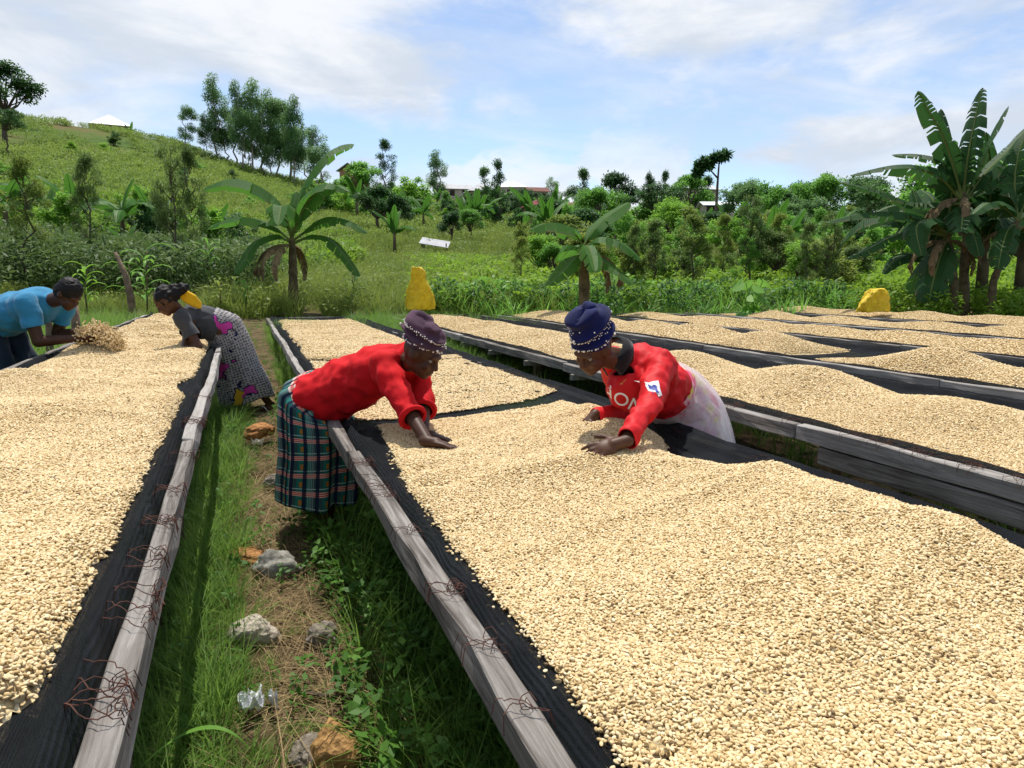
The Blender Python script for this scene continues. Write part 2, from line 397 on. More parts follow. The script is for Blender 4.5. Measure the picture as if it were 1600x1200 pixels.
def make_table(key, x0, x1, y0, y1, z, label, seed, sag=0.05, el=0.06, er=0.06, cover_r=False, near_posts=True, ties=(), rw=.055):
    T = Table(); T.x0, T.x1, T.y0, T.y1, T.z, T.seed, T.sag = x0, x1, y0, y1, z, seed, sag; TABLES[key] = T
    rr = random.Random(seed)
    o = empty('drying_table', (0, 0, 0)); tag(o, label, 'drying table', 'raised drying tables'); T.o = o
    for side, x in ((0, x0+rw/2), (1, x1-rw/2)):
        yy = y0
        k = 0
        while yy < y1-0.05:
            ln = min(rr.uniform(2.6, 4.0), y1-yy)
            if y1-yy-ln < 0.8: ln = y1-yy
            board(o, 'rail', x, yy, yy+ln-0.006, z, rw, 0.078, seed*31+k+side*7, tilt=rr.uniform(-.012, .012)); yy += ln; k += 1
    for yy in (y0+.03, y1-.03):
        b = MB(); b.box(((x0+x1)/2, yy, z-.045), (x1-x0-.14, .05, .09)); b.build('end_rail', M_WOOD, o)
    yy = y0+.5
    while yy < y1-.4:   # cross beams carry the net
        b = MB(); b.box((0, 0, 0), (x1-x0-.122, .06, .05), rr.uniform(-.012, .012))
        ob = b.build('cross_beam', M_WOOD, o, loc=((x0+x1)/2, yy, z-.115-sag*.35)); yy += rr.uniform(1.0, 1.25)
    yy = y0+.9
    while yy < y1-.2:
        for x in (x0+.38, x1-.2):
            g = float(gz(x, yy)); b = MB(); b.box((0, 0, 0), (.075, .075, z-.10-g+.25), rr.uniform(-.1, .1), 0.06)
            b.build('post', M_POST, o, loc=(x, yy+rr.uniform(-.1, .1), (z-.10+g-.25)/2))
        yy += rr.uniform(1.9, 2.3)
    # net: a slack sheet with a bundled hem along both sides
    ny = int((y1-y0)/0.06); us = np.concatenate([np.linspace(0, .14, 9)[:-1], np.linspace(.14, .86, 14)[:-1], np.linspace(.86, 1, 9)])
    ys = np.linspace(y0+.02, y1-.02, ny)
    U, Yg = np.meshgrid(us, ys)
    le = x0+el+0.018*fnoise(ys, ys*0+1, 1.6, seed)+0.01*fnoise(ys, ys*0+5, 6, seed)
    re = x1-er+0.018*fnoise(ys, ys*0+9, 1.6, seed)+0.01*fnoise(ys, ys*0+3, 6, seed)
    Xg = le[:, None]+(re-le)[:, None]*U
    Zg = netz(T, Xg, Yg)
    edge = np.minimum(U, 1-U)*(x1-x0)
    bead = np.exp(-((edge-.03)/.02)**2)*(0.036+0.016*fnoise(Xg*3, Yg, 2.2, seed+2))
    Zg = Zg+bead+0.004*fnoise(Xg, Yg, 14, seed+4, 2)*np.clip(edge*20, 0, 1)
    dr = np.clip((0.02-edge)/.02, 0, 1); Zg = Zg-dr*(0.055+0.02*fnoise(Xg*0, Yg, 2, seed))
    if er < 0: Zg = np.where(Xg > x1-.075, np.maximum(Zg, z+.008+.028*np.abs(fnoise(Xg*4, Yg, 4, seed+6))-np.clip(Xg-x1, 0, 1)*1.6), Zg)
    endr = np.minimum(Yg-y0, y1-Yg); Zg = Zg+np.exp(-((endr-.06)/.05)**2)*.05
    v = np.stack([Xg, Yg, Zg], -1).reshape(-1, 3); nu = len(us); f = []
    for i in range(ny-1):
        for j in range(nu-1): f.append((i*nu+j, i*nu+j+1, (i+1)*nu+j+1, (i+1)*nu+j))
    uv = np.stack([Xg, Yg], -1).reshape(-1, 2)
    obj('netting', mesh_from('netting', v, f, M_NET, True, uv), o)
    for i, (side, yt) in enumerate(ties):
        x = x0+.03 if side == 0 else x1-.03
        wire_tangle(o, x, yt, z, .05, seed*100+i, 2+i % 3)
    return T
rt = random.Random(3)
make_table('L', -1.53, -.190, -.7, 14.0, .93, 'long raised drying table beside the grassy path, worked by the man in blue', 1, .03, er=.058, rw=.042,
           ties=[(1, y) for y in (.95, 1.14, 1.22, 1.42, 1.52, 1.74, 1.97, 2.03, 2.3, 2.8, 3.35, 3.45, 4.1)])
make_table('C', .40, 2.04, -.6, 15.3, .78, 'long raised drying table between the two women in red tops', 2, .035, el=.065, er=-.035,
           ties=[(0, y) for y in (1.2, 1.45, 1.7, 2.2, 2.55, 2.7, 2.8, 3.0, 3.1)]+[(1, y) for y in (2.0, 2.6, 3.2)])
make_table('T3', 2.68, 4.52, .3, 15.3, .78, 'raised drying table behind the woman in the blue hat, mounded beans on it', 3, .05, el=.10,
           ties=[(0, y) for y in (1.7, 2.0, 2.2, 2.35, 2.5, 2.7, 2.9, 3.3, 3.8, 4.4, 5.2)])
make_table('T4', 4.88, 6.55, 1.4, 15.6, .78, 'raised drying table with a bare gap of net between two bean mounds', 4, .05, el=.09)
make_table('T5', 6.9, 8.55, 3.2, 14.8, .78, 'raised drying table with a low unbroken ridge of beans', 5, .05)
make_table('T6', 9.0, 10.7, 5.0, 14.6, .78, 'raised drying table that ends by the yellow sack near the banana clump', 6, .05)
make_table('T7', 11.3, 13.0, 7.0, 16.6, .78, 'outermost raised drying table in front of the banana clump', 7, .05)
# the second, lower plank under the near side of the table behind the woman in the blue hat
for i, (a, b_) in enumerate(((1.96, 3.08),)):
    board(TABLES['T3'].o, 'lower_plank', 2.722, a, b_, .697, .05, .09, 900+i, tilt=0.0)

# ------------------------------------------------------------------ coffee beans
def bean_mesh(name, seed, mat):
    """flat-sided ellipsoid with a crease along the flat face"""
    rr = random.Random(seed); L_, W_, H_ = .0068*rr.uniform(.92, 1.08), .0046*rr.uniform(.9, 1.06), .0040*rr.uniform(.9, 1.08)
    nu, nv = 10, 6; v = []; f = []
    for i in range(1, nv):
        th = math.pi*i/nv
        for j in range(nu):
            ph = 2*math.pi*j/nu; x = L_*math.sin(th)*math.cos(ph); y = W_*math.sin(th)*math.sin(ph); z = H_*math.cos(th)
            if z < 0: z *= .42
            v.append((x, y, z))
    top = len(v); v.append((0, 0, H_)); bot = len(v); v.append((0, 0, -H_*.1))
    for i in range(nv-2):
        for j in range(nu):
            f.append((i*nu+j, (i+1)*nu+j, (i+1)*nu+(j+1) % nu, i*nu+(j+1) % nu))
    for j in range(nu): f.append((top, j, (j+1) % nu)); f.append((bot, (nv-2)*nu+(j+1) % nu, (nv-2)*nu+j))
    # crease: pull the flat face's mid line inward
    v = [(x, y, z+(0.0017*max(0, 1-abs(y)/.0016)*max(0, 1-(x/L_)**2) if z < -H_*.2 else 0)) for x, y, z in v]
    return mesh_from(name, v, f, mat, True)
def beanmat(name, kind):
    t = MT(name); r = t.attr('tone') if kind == 'inst' else t.objrand()
    col = t.ramp(r, [(0.0, (0.10, 0.055, 0.025)), (0.018, (0.28, 0.17, 0.07)), (0.05, (0.49, 0.34, 0.15)), (0.4, (0.635, 0.47, 0.235)), (0.75, (0.735, 0.58, 0.33)), (1.0, (0.82, 0.705, 0.48))])
    n = t.noise(t.coord('Object'), 260, 3)
    t.set(Base_Color=t.mix(t.math('MULTIPLY', n, 0.25), col, (0.5, 0.33, 0.13)), Roughness=0.6, Specular_IOR_Level=0.3)
    return t.m
M_BEAN = beanmat('coffee_bean', 'inst'); M_BEAN1 = beanmat('coffee_bean_single', 'obj')
def heapmat():
    t = MT('bean_heap_grain'); p_ = t.pos()
    vc = t.nd('ShaderNodeTexVoronoi'); t.l.new(p_, vc.inputs['Vector']); vc.inputs['Scale'].default_value = 95
    rnd = t.nd('ShaderNodeSeparateColor'); t.l.new(vc.outputs['Color'], rnd.inputs[0])
    cell = t.ramp(rnd.outputs[0], [(0.0, (0.20, 0.12, 0.05)), (0.06, (0.52, 0.37, 0.17)), (0.5, (0.68, 0.51, 0.26)), (1.0, (0.80, 0.66, 0.40))])
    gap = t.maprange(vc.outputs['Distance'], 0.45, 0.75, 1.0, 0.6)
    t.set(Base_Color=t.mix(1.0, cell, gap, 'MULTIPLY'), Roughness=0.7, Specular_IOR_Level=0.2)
    t.bump(t.math('SUBTRACT', 1.0, vc.outputs['Distance']), 0.9, 0.008); return t.m
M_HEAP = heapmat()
BEANS = [source('bean_shape_%d' % i, bean_mesh('bean_shape', i, M_BEAN)) for i in range(4)]
def edge_fn(pixels, z, axis='y'):
    q = np.array([P(x, y, z) for x, y in pixels]); k, s = (1, 0) if axis == 'y' else (0, 1)
    o = np.argsort(q[:, k]); return q[o, k], q[o, s]
def heap(name, T, field, label, res, ya, yb, bands, dens=1.0, group='heaps of drying coffee beans', bare=False):
    """field(x,y) -> (inside distance m, height)"""
    xs = np.arange(T.x0+.02, T.x1-.0, res); ys = np.arange(ya, yb, res); X, Y = np.meshgrid(xs, ys)
    m, h = field(X, Y); Z = netz(T, X, Y)+np.where(m > 0, h, -.02)
    keep = m > -res
    Z = np.where(m > 0, Z+.003, netz(T, X, Y)-.012)
    idx = np.arange(X.size).reshape(X.shape); f = []
    kk = keep[:-1, :-1] & keep[1:, :-1] & keep[:-1, 1:] & keep[1:, 1:]
    for i, j in zip(*np.nonzero(kk)): f.append((idx[i, j], idx[i, j+1], idx[i+1, j+1], idx[i+1, j]))
    f = np.array(f); used = np.unique(f); rm = -np.ones(X.size, int); rm[used] = np.arange(len(used))
    bv = np.stack([X, Y, Z], -1).reshape(-1, 3)[used]; bf = rm[f]
    PT = []; SC = []
    for d0, d1, s, sc in bands:
        gx = np.arange(T.x0, T.x1, s); gy = np.arange(ya, yb, s*.87); A, B = np.meshgrid(gx, gy)
        A = A+(np.arange(len(gy)) % 2)[:, None]*s/2
        A = A+rng.normal(0, s*.24, A.shape); B = B+rng.normal(0, s*.24, B.shape)
        A = A.ravel(); B = B.ravel()
        m, h = field(A, B); dd = A*FH[0]+B*FH[1]
        k = (m > rng.normal(0, .006, m.shape)) & (dd > d0) & (dd <= d1) & (rng.random(m.shape) < dens)
        A, B, h = A[k], B[k], np.maximum(h[k], 0)
        z = netz(T, A, B)+h+.0045*sc+np.abs(rng.normal(0, .0022, A.shape))*sc
        q = np.stack([A, B, z], -1); px, py, dp = pxy(q)
        k = (px > -260) & (px < 1860) & (py < 1420) & (dp > .2)
        PT.append(q[k]); SC.append(rng.normal(sc, sc*.10, k.sum()))
    PT = np.vstack(PT); SC = np.concatenate(SC); n = len(PT)
    rot = np.stack([rng.normal(0, .5, n)+np.where(rng.random(n) < .42, math.pi, 0), rng.normal(0, .42, n), rng.random(n)*6.283], -1)
    tone = np.clip(rng.beta(2.2, 1.6, n)-np.where(rng.random(n) < .035, .5, 0), 0, 1)
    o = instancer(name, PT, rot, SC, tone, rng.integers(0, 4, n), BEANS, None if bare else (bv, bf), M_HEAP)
    tag(o, label, 'bean heap', group, 'stuff'); print(name, label, n)
    return o
NEARB = [(0, 2.6, .0073, .81), (2.6, 4.3, .0078, .86), (4.3, 7.5, .0104, 1.10), (7.5, 11, .019, 1.5), (11, 20, .03, 1.7)]
# left table
LX, LV = edge_fn([(325, 532), (328, 555), (308, 584), (276, 598), (299, 618), (279, 639), (280, 659), (241, 702), (247, 719), (240, 746), (204, 779), (217, 796), (200, 837), (146, 871), (173, 896), (167, 929), (108, 975), (106, 1012), (83, 1067), (12, 1104)], .93)
LX = np.concatenate([[-1], LX, [14]]); LV = np.concatenate([[-.62], LV, [-.45]])
TL = TABLES['L']
def f_left(x, y):
    xr = np.minimum(np.interp(y, LX, LV)-.015, -.318)+.014*fnoise(x*2, y, 12, 8, 3)
    xl = TL.x0+.15+.03*fnoise(x*0, y, 2, 9)+.01*fnoise(x*3, y, 9, 9)
    m = np.minimum(np.minimum(xr-x, x-xl), np.minimum(13.55-y, y+.5))
    h = (.045+.045*fnoise(x*1.2, y*.9, 1.5, 11)+.03*np.sin(y*2.1+x*1.5+fnoise(x, y, 1, 4)*2)+.09*np.exp(-((x+1.08)/.22)**2-((y-6.9)/.4)**2))
    h = h+.018*(1-np.abs(np.sin(y*3.1+x*2.0+1.5*fnoise(x, y, .8, 27))))**2
    return m, np.maximum(h, .015)*(1-np.exp(-np.maximum(m, 0)/.05))+.004
heap('coffee_bean_heap', TL, f_left, 'wide even spread of pale coffee beans on the table worked by the man in blue', .03, -.5, 13.6, NEARB)
# middle table, three spreads
TC = TABLES['C']
CLy, CLx = edge_fn([(596, 672), (612, 700), (640, 765), (668, 800), (700, 850), (735, 905), (762, 945), (770, 1003), (818, 1030), (850, 1100), (885, 1150), (905, 1200)], .765)
CRy, CRx = edge_fn([(1036, 668), (1050, 695), (1120, 712), (1150, 745)], .82)
CRy = np.concatenate([[-1, 1.0, 2.2], CRy[CRy > 2.3]]); CRx = np.concatenate([[1.95, 1.95, 1.95], CRx[-len(CRy)+3:]])
CTx, CTy = edge_fn([(640, 661), (700, 650), (760, 641), (850, 633), (900, 622), (1000, 640)], .765, 'x')
HOLES = [(665, 757, .022), (710, 825, .018), (655, 732, .012), (690, 757, .01), (950, 985, .012), (1030, 1160, .014), (960, 1185, .012), (640, 795, .014)]
HOLES = [(P(a, b, .775), c) for a, b, c in HOLES]
def f_c1(x, y):
    xl = np.maximum(np.interp(y, CLy, CLx, left=CLx[0]), .545)+.012*fnoise(x*2, y, 11, 21, 3)
    xr = np.interp(y, CRy, CRx)+.015*fnoise(x*2, y, 7, 22, 3)
    yt = np.interp(x, CTx, CTy)+.03*fnoise(x, y*2, 6, 23, 3)
    m = np.minimum(np.minimum(x-xl, xr-x), np.minimum(yt-y, y+.4))
    for q, r_ in HOLES: m = np.minimum(m, np.hypot((x-q[0])*1.0, (y-q[1])*.8)-r_*(1+.9*fnoise(x, y, 60, 4, 2)))
    u = np.clip((x-.5)/1.4, 0, 1)
    h = .022+.085*u**1.2+.040*fnoise(x, y*1.2, 1.7, 25)*(0.4+u)+.055*np.sin(y*3.6-x*2.6+1.4*fnoise(x, y, .9, 3))*(.3+.8*u)
    h = h+.05*np.exp(-((x-1.65)/.25)**2-((y-2.35)/.55)**2)+.03*np.exp(-((x-1.45)/.35)**2-((y-2.6)/.25)**2)-.03*np.exp(-((x-1.45)/.25)**2-((y-3.1)/.25)**2)-.035*np.exp(-((x-1.75)/.2)**2-((y-2.95)/.16)**2)
    h = h+.030*(1-np.abs(np.sin(y*3.9-x*1.3+1.5*fnoise(x, y, .8, 26))))**2*(.35+.65*u)-.008
    return m, np.maximum(h, .012)*(1-np.exp(-np.maximum(m, 0)/(.05+.07*u)))+.004
heap('coffee_bean_heap', TC, f_c1, 'large foreground heap of coffee beans that both women in red spread by hand', .03, -.4, 4.6, NEARB)
C2y, C2x = edge_fn([(702, 550), (752, 572), (800, 580), (872, 606), (880, 614)], .775)
def f_c2(x, y):
    yt = np.interp(x, CTx, CTy)+.20+.10*np.clip(x-.8, 0, 1)+.03*fnoise(x, y*2, 6, 33, 3)
    xr = np.interp(y, C2y, C2x)+.02*fnoise(x*2, y, 8, 31, 3)
    m = np.minimum(np.minimum(x-.56-.02*fnoise(x, y, 9, 32), xr-x), np.minimum(y-yt, 7.35+.1*fnoise(x, y, 4, 35)-y))
    m = np.where(fnoise(x, y, 16, 37, 3) > .42, -1, m); return m, .004+.004*np.abs(fnoise(x, y, 9, 36))
heap('coffee_bean_heap', TC, f_c2, 'thin patchy spread of coffee beans behind the woman in the plaid skirt', .04, 3.6, 7.6, [(0, 5.2, .0090, 1.05), (5.2, 8.5, .0108, 1.25)], .80, bare=True)
def f_c3(x, y):
    m = np.minimum(np.minimum(x-.58-.05*fnoise(x*0, y, 1.5, 42)-.01*fnoise(x, y, 9, 41), 1.86+.03*fnoise(x, y, 3, 43)-x), np.minimum(y-7.5-.12*fnoise(x, y, 3, 44), 14.3-y))
    return m, (.035+.02*fnoise(x, y, 2, 45))*(1-np.exp(-np.maximum(m, 0)/.06))+.004
heap('coffee_bean_heap', TC, f_c3, 'even spread of coffee beans on the far end of the middle table', .04, 7.3, 14.5, NEARB)
# right-hand tables: rows of mounds
def mounds(T, xl, xr, ya, yb, per, hgt, seed, base=.05, gaps=()):
    rr = random.Random(seed); cs = []; y = ya+per*.4
    while y < yb: cs.append((y, rr.uniform(.75, 1.25)*hgt, (xl+xr)/2+rr.uniform(-.12, .12), rr.uniform(.34, .5)*per)); y += per*rr.uniform(.8, 1.2)
    def fld(x, y):
        m = np.minimum(np.minimum(x-xl-.04*fnoise(x*0, y, 1.7, seed)-.012*fnoise(x, y, 9, seed), xr+.05*fnoise(x*0, y, 1.4, seed+1)-x), np.minimum(y-ya, yb-y))
        for a, b in gaps: m = np.minimum(m, np.abs(y-(a+b)/2-(x-xl)*.25)-(b-a)/2+.08*fnoise(x, y, 2.5, seed+7))
        h = base+.02*fnoise(x, y, 1.8, seed+3)
        for c, a, cx, s in cs: h = h+a*np.exp(-((y-c)/s)**2-((x-cx)/.42)**2)
        return m, np.maximum(h, .02)*(1-np.exp(-np.maximum(m, 0)/.16))+.004
    return fld
heap('coffee_bean_heap', TABLES['T3'], mounds(TABLES['T3'], 2.83, 4.0, 1.0, 6.4, 1.25, .15, 51), 'row of high coffee bean mounds behind the woman in the blue hat', .04, .9, 6.6, NEARB)
heap('coffee_bean_heap', TABLES['T3'], mounds(TABLES['T3'], 2.86, 4.15, 6.5, 14.6, 1.9, .09, 52), 'low coffee bean ridge running to the table end with the yellow sack on its corner', .05, 6.4, 14.9, NEARB)
heap('coffee_bean_heap', TABLES['T4'], mounds(TABLES['T4'], 5.15, 6.2, 1.6, 6.0, 1.3, .13, 53), 'coffee bean mound on the near side of the bare net gap', .05, 1.5, 6.2, [(4, 9, .016, 1.4), (9, 20, .03, 1.7)])
heap('coffee_bean_heap', TABLES['T4'], mounds(TABLES['T4'], 5.15, 6.25, 6.7, 15, 1.5, .12, 54), 'coffee bean mounds on the far side of the bare net gap', .06, 6.6, 15.3, [(4, 9, .016, 1.4), (9, 20, .03, 1.7)])
heap('coffee_bean_heap', TABLES['T5'], mounds(TABLES['T5'], 7.15, 8.2, 3.4, 14.2, 1.6, .09, 55), 'long low coffee bean ridge on a table of its own', .06, 3.3, 14.4, [(4, 20, .03, 1.7)])
heap('coffee_bean_heap', TABLES['T6'], mounds(TABLES['T6'], 9.3, 10.4, 5.2, 14.0, 1.6, .10, 56), 'coffee bean ridge on the table beside the yellow sack by the banana clump', .06, 5.1, 14.3, [(4, 20, .03, 1.7)])
heap('coffee_bean_heap', TABLES['T7'], mounds(TABLES['T7'], 11.6, 12.7, 7.2, 16.0, 1.6, .10, 57), 'coffee bean ridge on the outermost table below the banana clump', .06, 7.1, 16.3, [(4, 20, .03, 1.7)])
# ------------------------------------------------------------------ people
def V(a): return Vector(tuple(float(q) for q in a))
def nrm(v): v = Vector(v); return v.normalized()
def capsule(b, p0, p1, r0, r1, n=14, flat=False):
    p0 = V(p0); p1 = V(p1); ax = p1-p0; ln = max(ax.length, 1e-5); t = ax/ln; a = t.orthogonal().normalized(); c = t.cross(a)
    rings = []
    for i in range(5): th = math.pi/2*(1-i/4); rings.append((p0-t*r0*math.sin(th), r0*math.cos(th)))
    for i in range(5): th = math.pi/2*(i/4); rings.append((p1+t*r1*math.sin(th), r1*math.cos(th)))
    v = []; f = []
    for q, r in rings:
        r = max(r, 1e-4)
        for j in range(n): an = 2*math.pi*j/n; v.append(q+(a*math.cos(an)+c*math.sin(an))*r)
    for i in range(len(rings)-1):
        for j in range(n): f.append((i*n+j, i*n+(j+1) % n, (i+1)*n+(j+1) % n, (i+1)*n+j))
    f += [tuple(range(n-1, -1, -1)), tuple(range((len(rings)-1)*n, len(rings)*n))]
    b.add(v, f)
def ell(b, c, radii, axes, nu=18, nv=12):
    c = V(c); v = []; f = []
    for i in range(nv+1):
        th = math.pi*i/nv
        for j in range(nu):
            ph = 2*math.pi*j/nu; s = max(math.sin(th), 1e-3)
            v.append(c+axes[0]*(radii[0]*s*math.cos(ph))+axes[1]*(radii[1]*s*math.sin(ph))+axes[2]*(radii[2]*math.cos(th)))
    for i in range(nv):
        for j in range(nu): f.append((i*nu+j, i*nu+(j+1) % nu, (i+1)*nu+(j+1) % nu, (i+1)*nu+j))
    f += [tuple(range(nu-1, -1, -1)), tuple(range(nv*nu, (nv+1)*nu))]
    b.add(v, f)
def fuse(name, b, voxel, smooth=4, mat=None):
    """voxel union of overlapping solids -> one continuous surface"""
    m = bpy.data.meshes.new(name); m.from_pydata([tuple(q) for q in b.v], [], b.f)
    o = bpy.data.objects.new(name, m); COL.objects.link(o)
    md = o.modifiers.new('r', 'REMESH'); md.mode = 'VOXEL'; md.voxel_size = voxel
    s = o.modifiers.new('s', 'SMOOTH'); s.factor = 0.5; s.iterations = smooth
    dg = bpy.context.evaluated_depsgraph_get(); dg.update()
    out = bpy.data.meshes.new_from_object(o.evaluated_get(dg)); out.name = name
    bpy.data.objects.remove(o); bpy.data.meshes.remove(m)
    out.materials.clear()
    if mat is not None: out.materials.append(mat)
    out.polygons.foreach_set('use_smooth', [True]*len(out.polygons)); return out
def wrinkle(m, amp, scale, stretch=(1, 1, 1), seed=0):
    n = len(m.vertices); co = np.zeros(n*3); m.vertices.foreach_get('co', co); co = co.reshape(-1, 3)
    no = np.zeros(n*3); m.vertices.foreach_get('normal', no); no = no.reshape(-1, 3)
    d = np.array([mnoise.noise(Vector((p[0]*scale*stretch[0]+seed, p[1]*scale*stretch[1], p[2]*scale*stretch[2])))-abs(mnoise.noise(Vector((p[0]*scale*.6*stretch[0]+seed+5, p[1]*scale*.6*stretch[1], p[2]*scale*.6*stretch[2])))) for p in co])
    co = co+no*(d*amp)[:, None]; m.vertices.foreach_set('co', co.ravel()); m.update()
def cut(m, co, n, rad):
    """open a hem: remove the cloth beyond a plane, near that plane's point"""
    bm = bmesh.new(); bm.from_mesh(m); co = V(co); n = nrm(n)
    fs = [f for f in bm.faces if (f.calc_center_median()-co).length < rad]
    geom = list({v for f in fs for v in f.verts}) + list({e for f in fs for e in f.edges}) + fs
    bmesh.ops.bisect_plane(bm, geom=geom, plane_co=co, plane_no=n, dist=1e-5)
    dl = [f for f in bm.faces if (f.calc_center_median()-co).length < rad and (f.calc_center_median()-co).dot(n) > 0]
    bmesh.ops.delete(bm, geom=dl, context='FACES'); bm.to_mesh(m); bm.free(); m.update()
def thick(o, t=0.004):
    s = o.modifiers.new('thickness', 'SOLIDIFY'); s.thickness = t; s.offset = 0
def ik(a, c, l1, l2, pole):
    a, c, pole = V(a), V(c), V(pole); d = c-a; L_ = d.length
    if L_ > (l1+l2)*.995: k = L_/((l1+l2)*.995); l1 *= k; l2 *= k
    x = (l1*l1-l2*l2+L_*L_)/(2*L_); h = math.sqrt(max(l1*l1-x*x, 0)); t = d/L_
    q = pole-a; q = q-t*q.dot(t); q = q.normalized() if q.length > 1e-5 else t.orthogonal().normalized()
    return a+t*x+q*h
def hand(b, wrist, dirn, back, side, curl=.35, spread=.10, k=1.0):
    """palm, four unequal fingers with knuckle bends and a thumb off the side of the palm"""
    w_ = V(wrist); d = nrm(dirn); bk = V(back); bk = nrm(bk-d*bk.dot(d)); ac = d.cross(bk)*side   # towards the thumb
    capsule(b, w_-d*.03*k, w_+d*.03*k, .026*k, .028*k)
    ell(b, w_+d*.055*k, (.050*k, .040*k, .017*k), (d, ac, bk))
    for i, (off, ln) in enumerate(((.030, .068), (.0095, .078), (-.0115, .072), (-.0315, .056))):
        p = w_+d*(.088 if i < 3 else .080)*k+ac*off*k; dr = nrm(d+ac*off*spread*26); c = curl*(1+.12*i)
        for j, fr in enumerate((.45, .32, .24)):
            dr = nrm(dr-bk*math.tan(min(c*(.6 if j == 0 else .8), 1.2)))
            q = p+dr*ln*fr*k; capsule(b, p, q, (.0094-.0012*j)*k, (.0088-.0012*j)*k, 10); p = q
    p = w_+d*.022*k+ac*.030*k; dr = nrm(d*.62+ac*.72-bk*.25)
    for j, ln in enumerate((.042, .032)):
        q = p+dr*ln*k; capsule(b, p, q, .0112*k, .0098*k, 10); p = q; dr = nrm(dr+d*.5-bk*.1)
def head(b, c, f, u, k=1.0, ears=True):
    c = V(c); f = nrm(f); u = nrm(V(u)-f*V(u).dot(f)); r = f.cross(u)
    ax = (f, r, u); g = lambda a, e, s=0.0: c+f*a*k+u*e*k+r*s*k
    ell(b, g(-.008, .020), (.094*k, .074*k, .100*k), ax)
    ell(b, g(.038, -.048), (.056*k, .054*k, .060*k), ax)
    ell(b, g(.062, -.088), (.026*k, .028*k, .022*k), ax)        # chin
    ell(b, g(.078, .020), (.020*k, .052*k, .014*k), ax)          # brow
    for s in (-1, 1):
        ell(b, g(.070, -.030, s*.036), (.020*k, .020*k, .022*k), ax)  # cheeks
        if ears: ell(b, g(-.006, -.008, s*.076), (.022*k, .009*k, .031*k), ax)
    capsule(b, g(.088, .006), g(.104, -.030), .009*k, .0135*k, 10)
    for s in (-1, 1): ell(b, g(.094, -.034, s*.012), (.011*k, .009*k, .008*k), ax)
    ell(b, g(.086, -.056), (.016*k, .025*k, .0075*k), ax); ell(b, g(.083, -.070), (.016*k, .022*k, .0085*k), ax)
    return f, r, u
def eyes(par, c, f, u, k, mats):
    c = V(c); f = nrm(f); u = nrm(V(u)-f*V(u).dot(f)); r = f.cross(u)
    for s in (-1, 1):
        b = MB(); ell(b, c+f*.074*k+u*.000*k+r*s*.031*k, (.011*k, .014*k, .009*k), (f, r, u), 10, 8); e = b.build('eye', mats[0], par, True)
        b = MB(); ell(b, c+f*.082*k-u*.001*k+r*s*.031*k, (.005*k, .006*k, .006*k), (f, r, u), 10, 8); b.build('iris', mats[1], e, True)
def skin(name, col):
    t = MT(name); n = t.noise(t.pos(), 14, 4)
    t.set(Base_Color=t.ramp(n, [(0.3, tuple(q*.75 for q in col)), (0.7, tuple(q*1.2 for q in col))]), Roughness=0.5, Specular_IOR_Level=0.25, Subsurface_Weight=0.03)
    t.b.inputs['Subsurface Radius'].default_value = (.01, .004, .002); t.bump(t.noise(t.pos(), 160, 3), 0.12, 0.002); return t.m
M_SK1 = skin('skin_deep_brown', (0.060, 0.025, 0.013)); M_SK2 = skin('skin_brown', (0.078, 0.034, 0.018))
M_EYEW = plain('eye_white', (0.22, 0.19, 0.16), 0.3, .05); M_EYED = plain('iris_dark', (0.01, 0.007, 0.005), 0.2, .05)
def cloth(name, col, rough=0.85, var=0.12, weave=500, sheen=0.15):
    t = MT(name); n = t.noise(t.pos(), 9, 5); c = t.ramp(n, [(0.3, tuple(q*(1-var) for q in col)), (0.7, tuple(min(1, q*(1+var)) for q in col))])
    t.set(Base_Color=c, Roughness=rough, Specular_IOR_Level=0.2, Sheen_Weight=sheen)
    t.bump(t.math('ADD', t.noise(t.pos(), 38, 5), t.math('MULTIPLY', t.noise(t.pos(), weave, 2), 0.3)), 0.25, 0.006); return t.m
M_RED = cloth('red_knit', (0.52, 0.006, 0.010), sheen=0); M_JER = cloth('red_jersey', (0.56, 0.010, 0.014), 0.6, .08, 700, 0); M_BLUE = cloth('blue_cotton', (0.028, 0.20, 0.36)); M_GREY = cloth('grey_cotton', (0.05, 0.052, 0.056))
M_DENIM = cloth('dark_trousers', (0.012, 0.022, 0.036)); M_BLACK = cloth('black_collar', (0.008, 0.008, 0.01)); M_NAVY = cloth('navy_velvet', (0.003, 0.006, 0.062), .9, .3, 500, .1); M_PLUM = cloth('plum_velvet', (0.070, 0.032, 0.055), .9, .35, 500, .08)
M_HAIR = cloth('black_hair', (0.008, 0.007, 0.007), .6, .2, 300, 0); M_PEARL = plain('pearl_white', (0.85, 0.82, 0.76), 0.25, .05); M_YEL = cloth('yellow_cloth', (0.72, 0.42, 0.01))
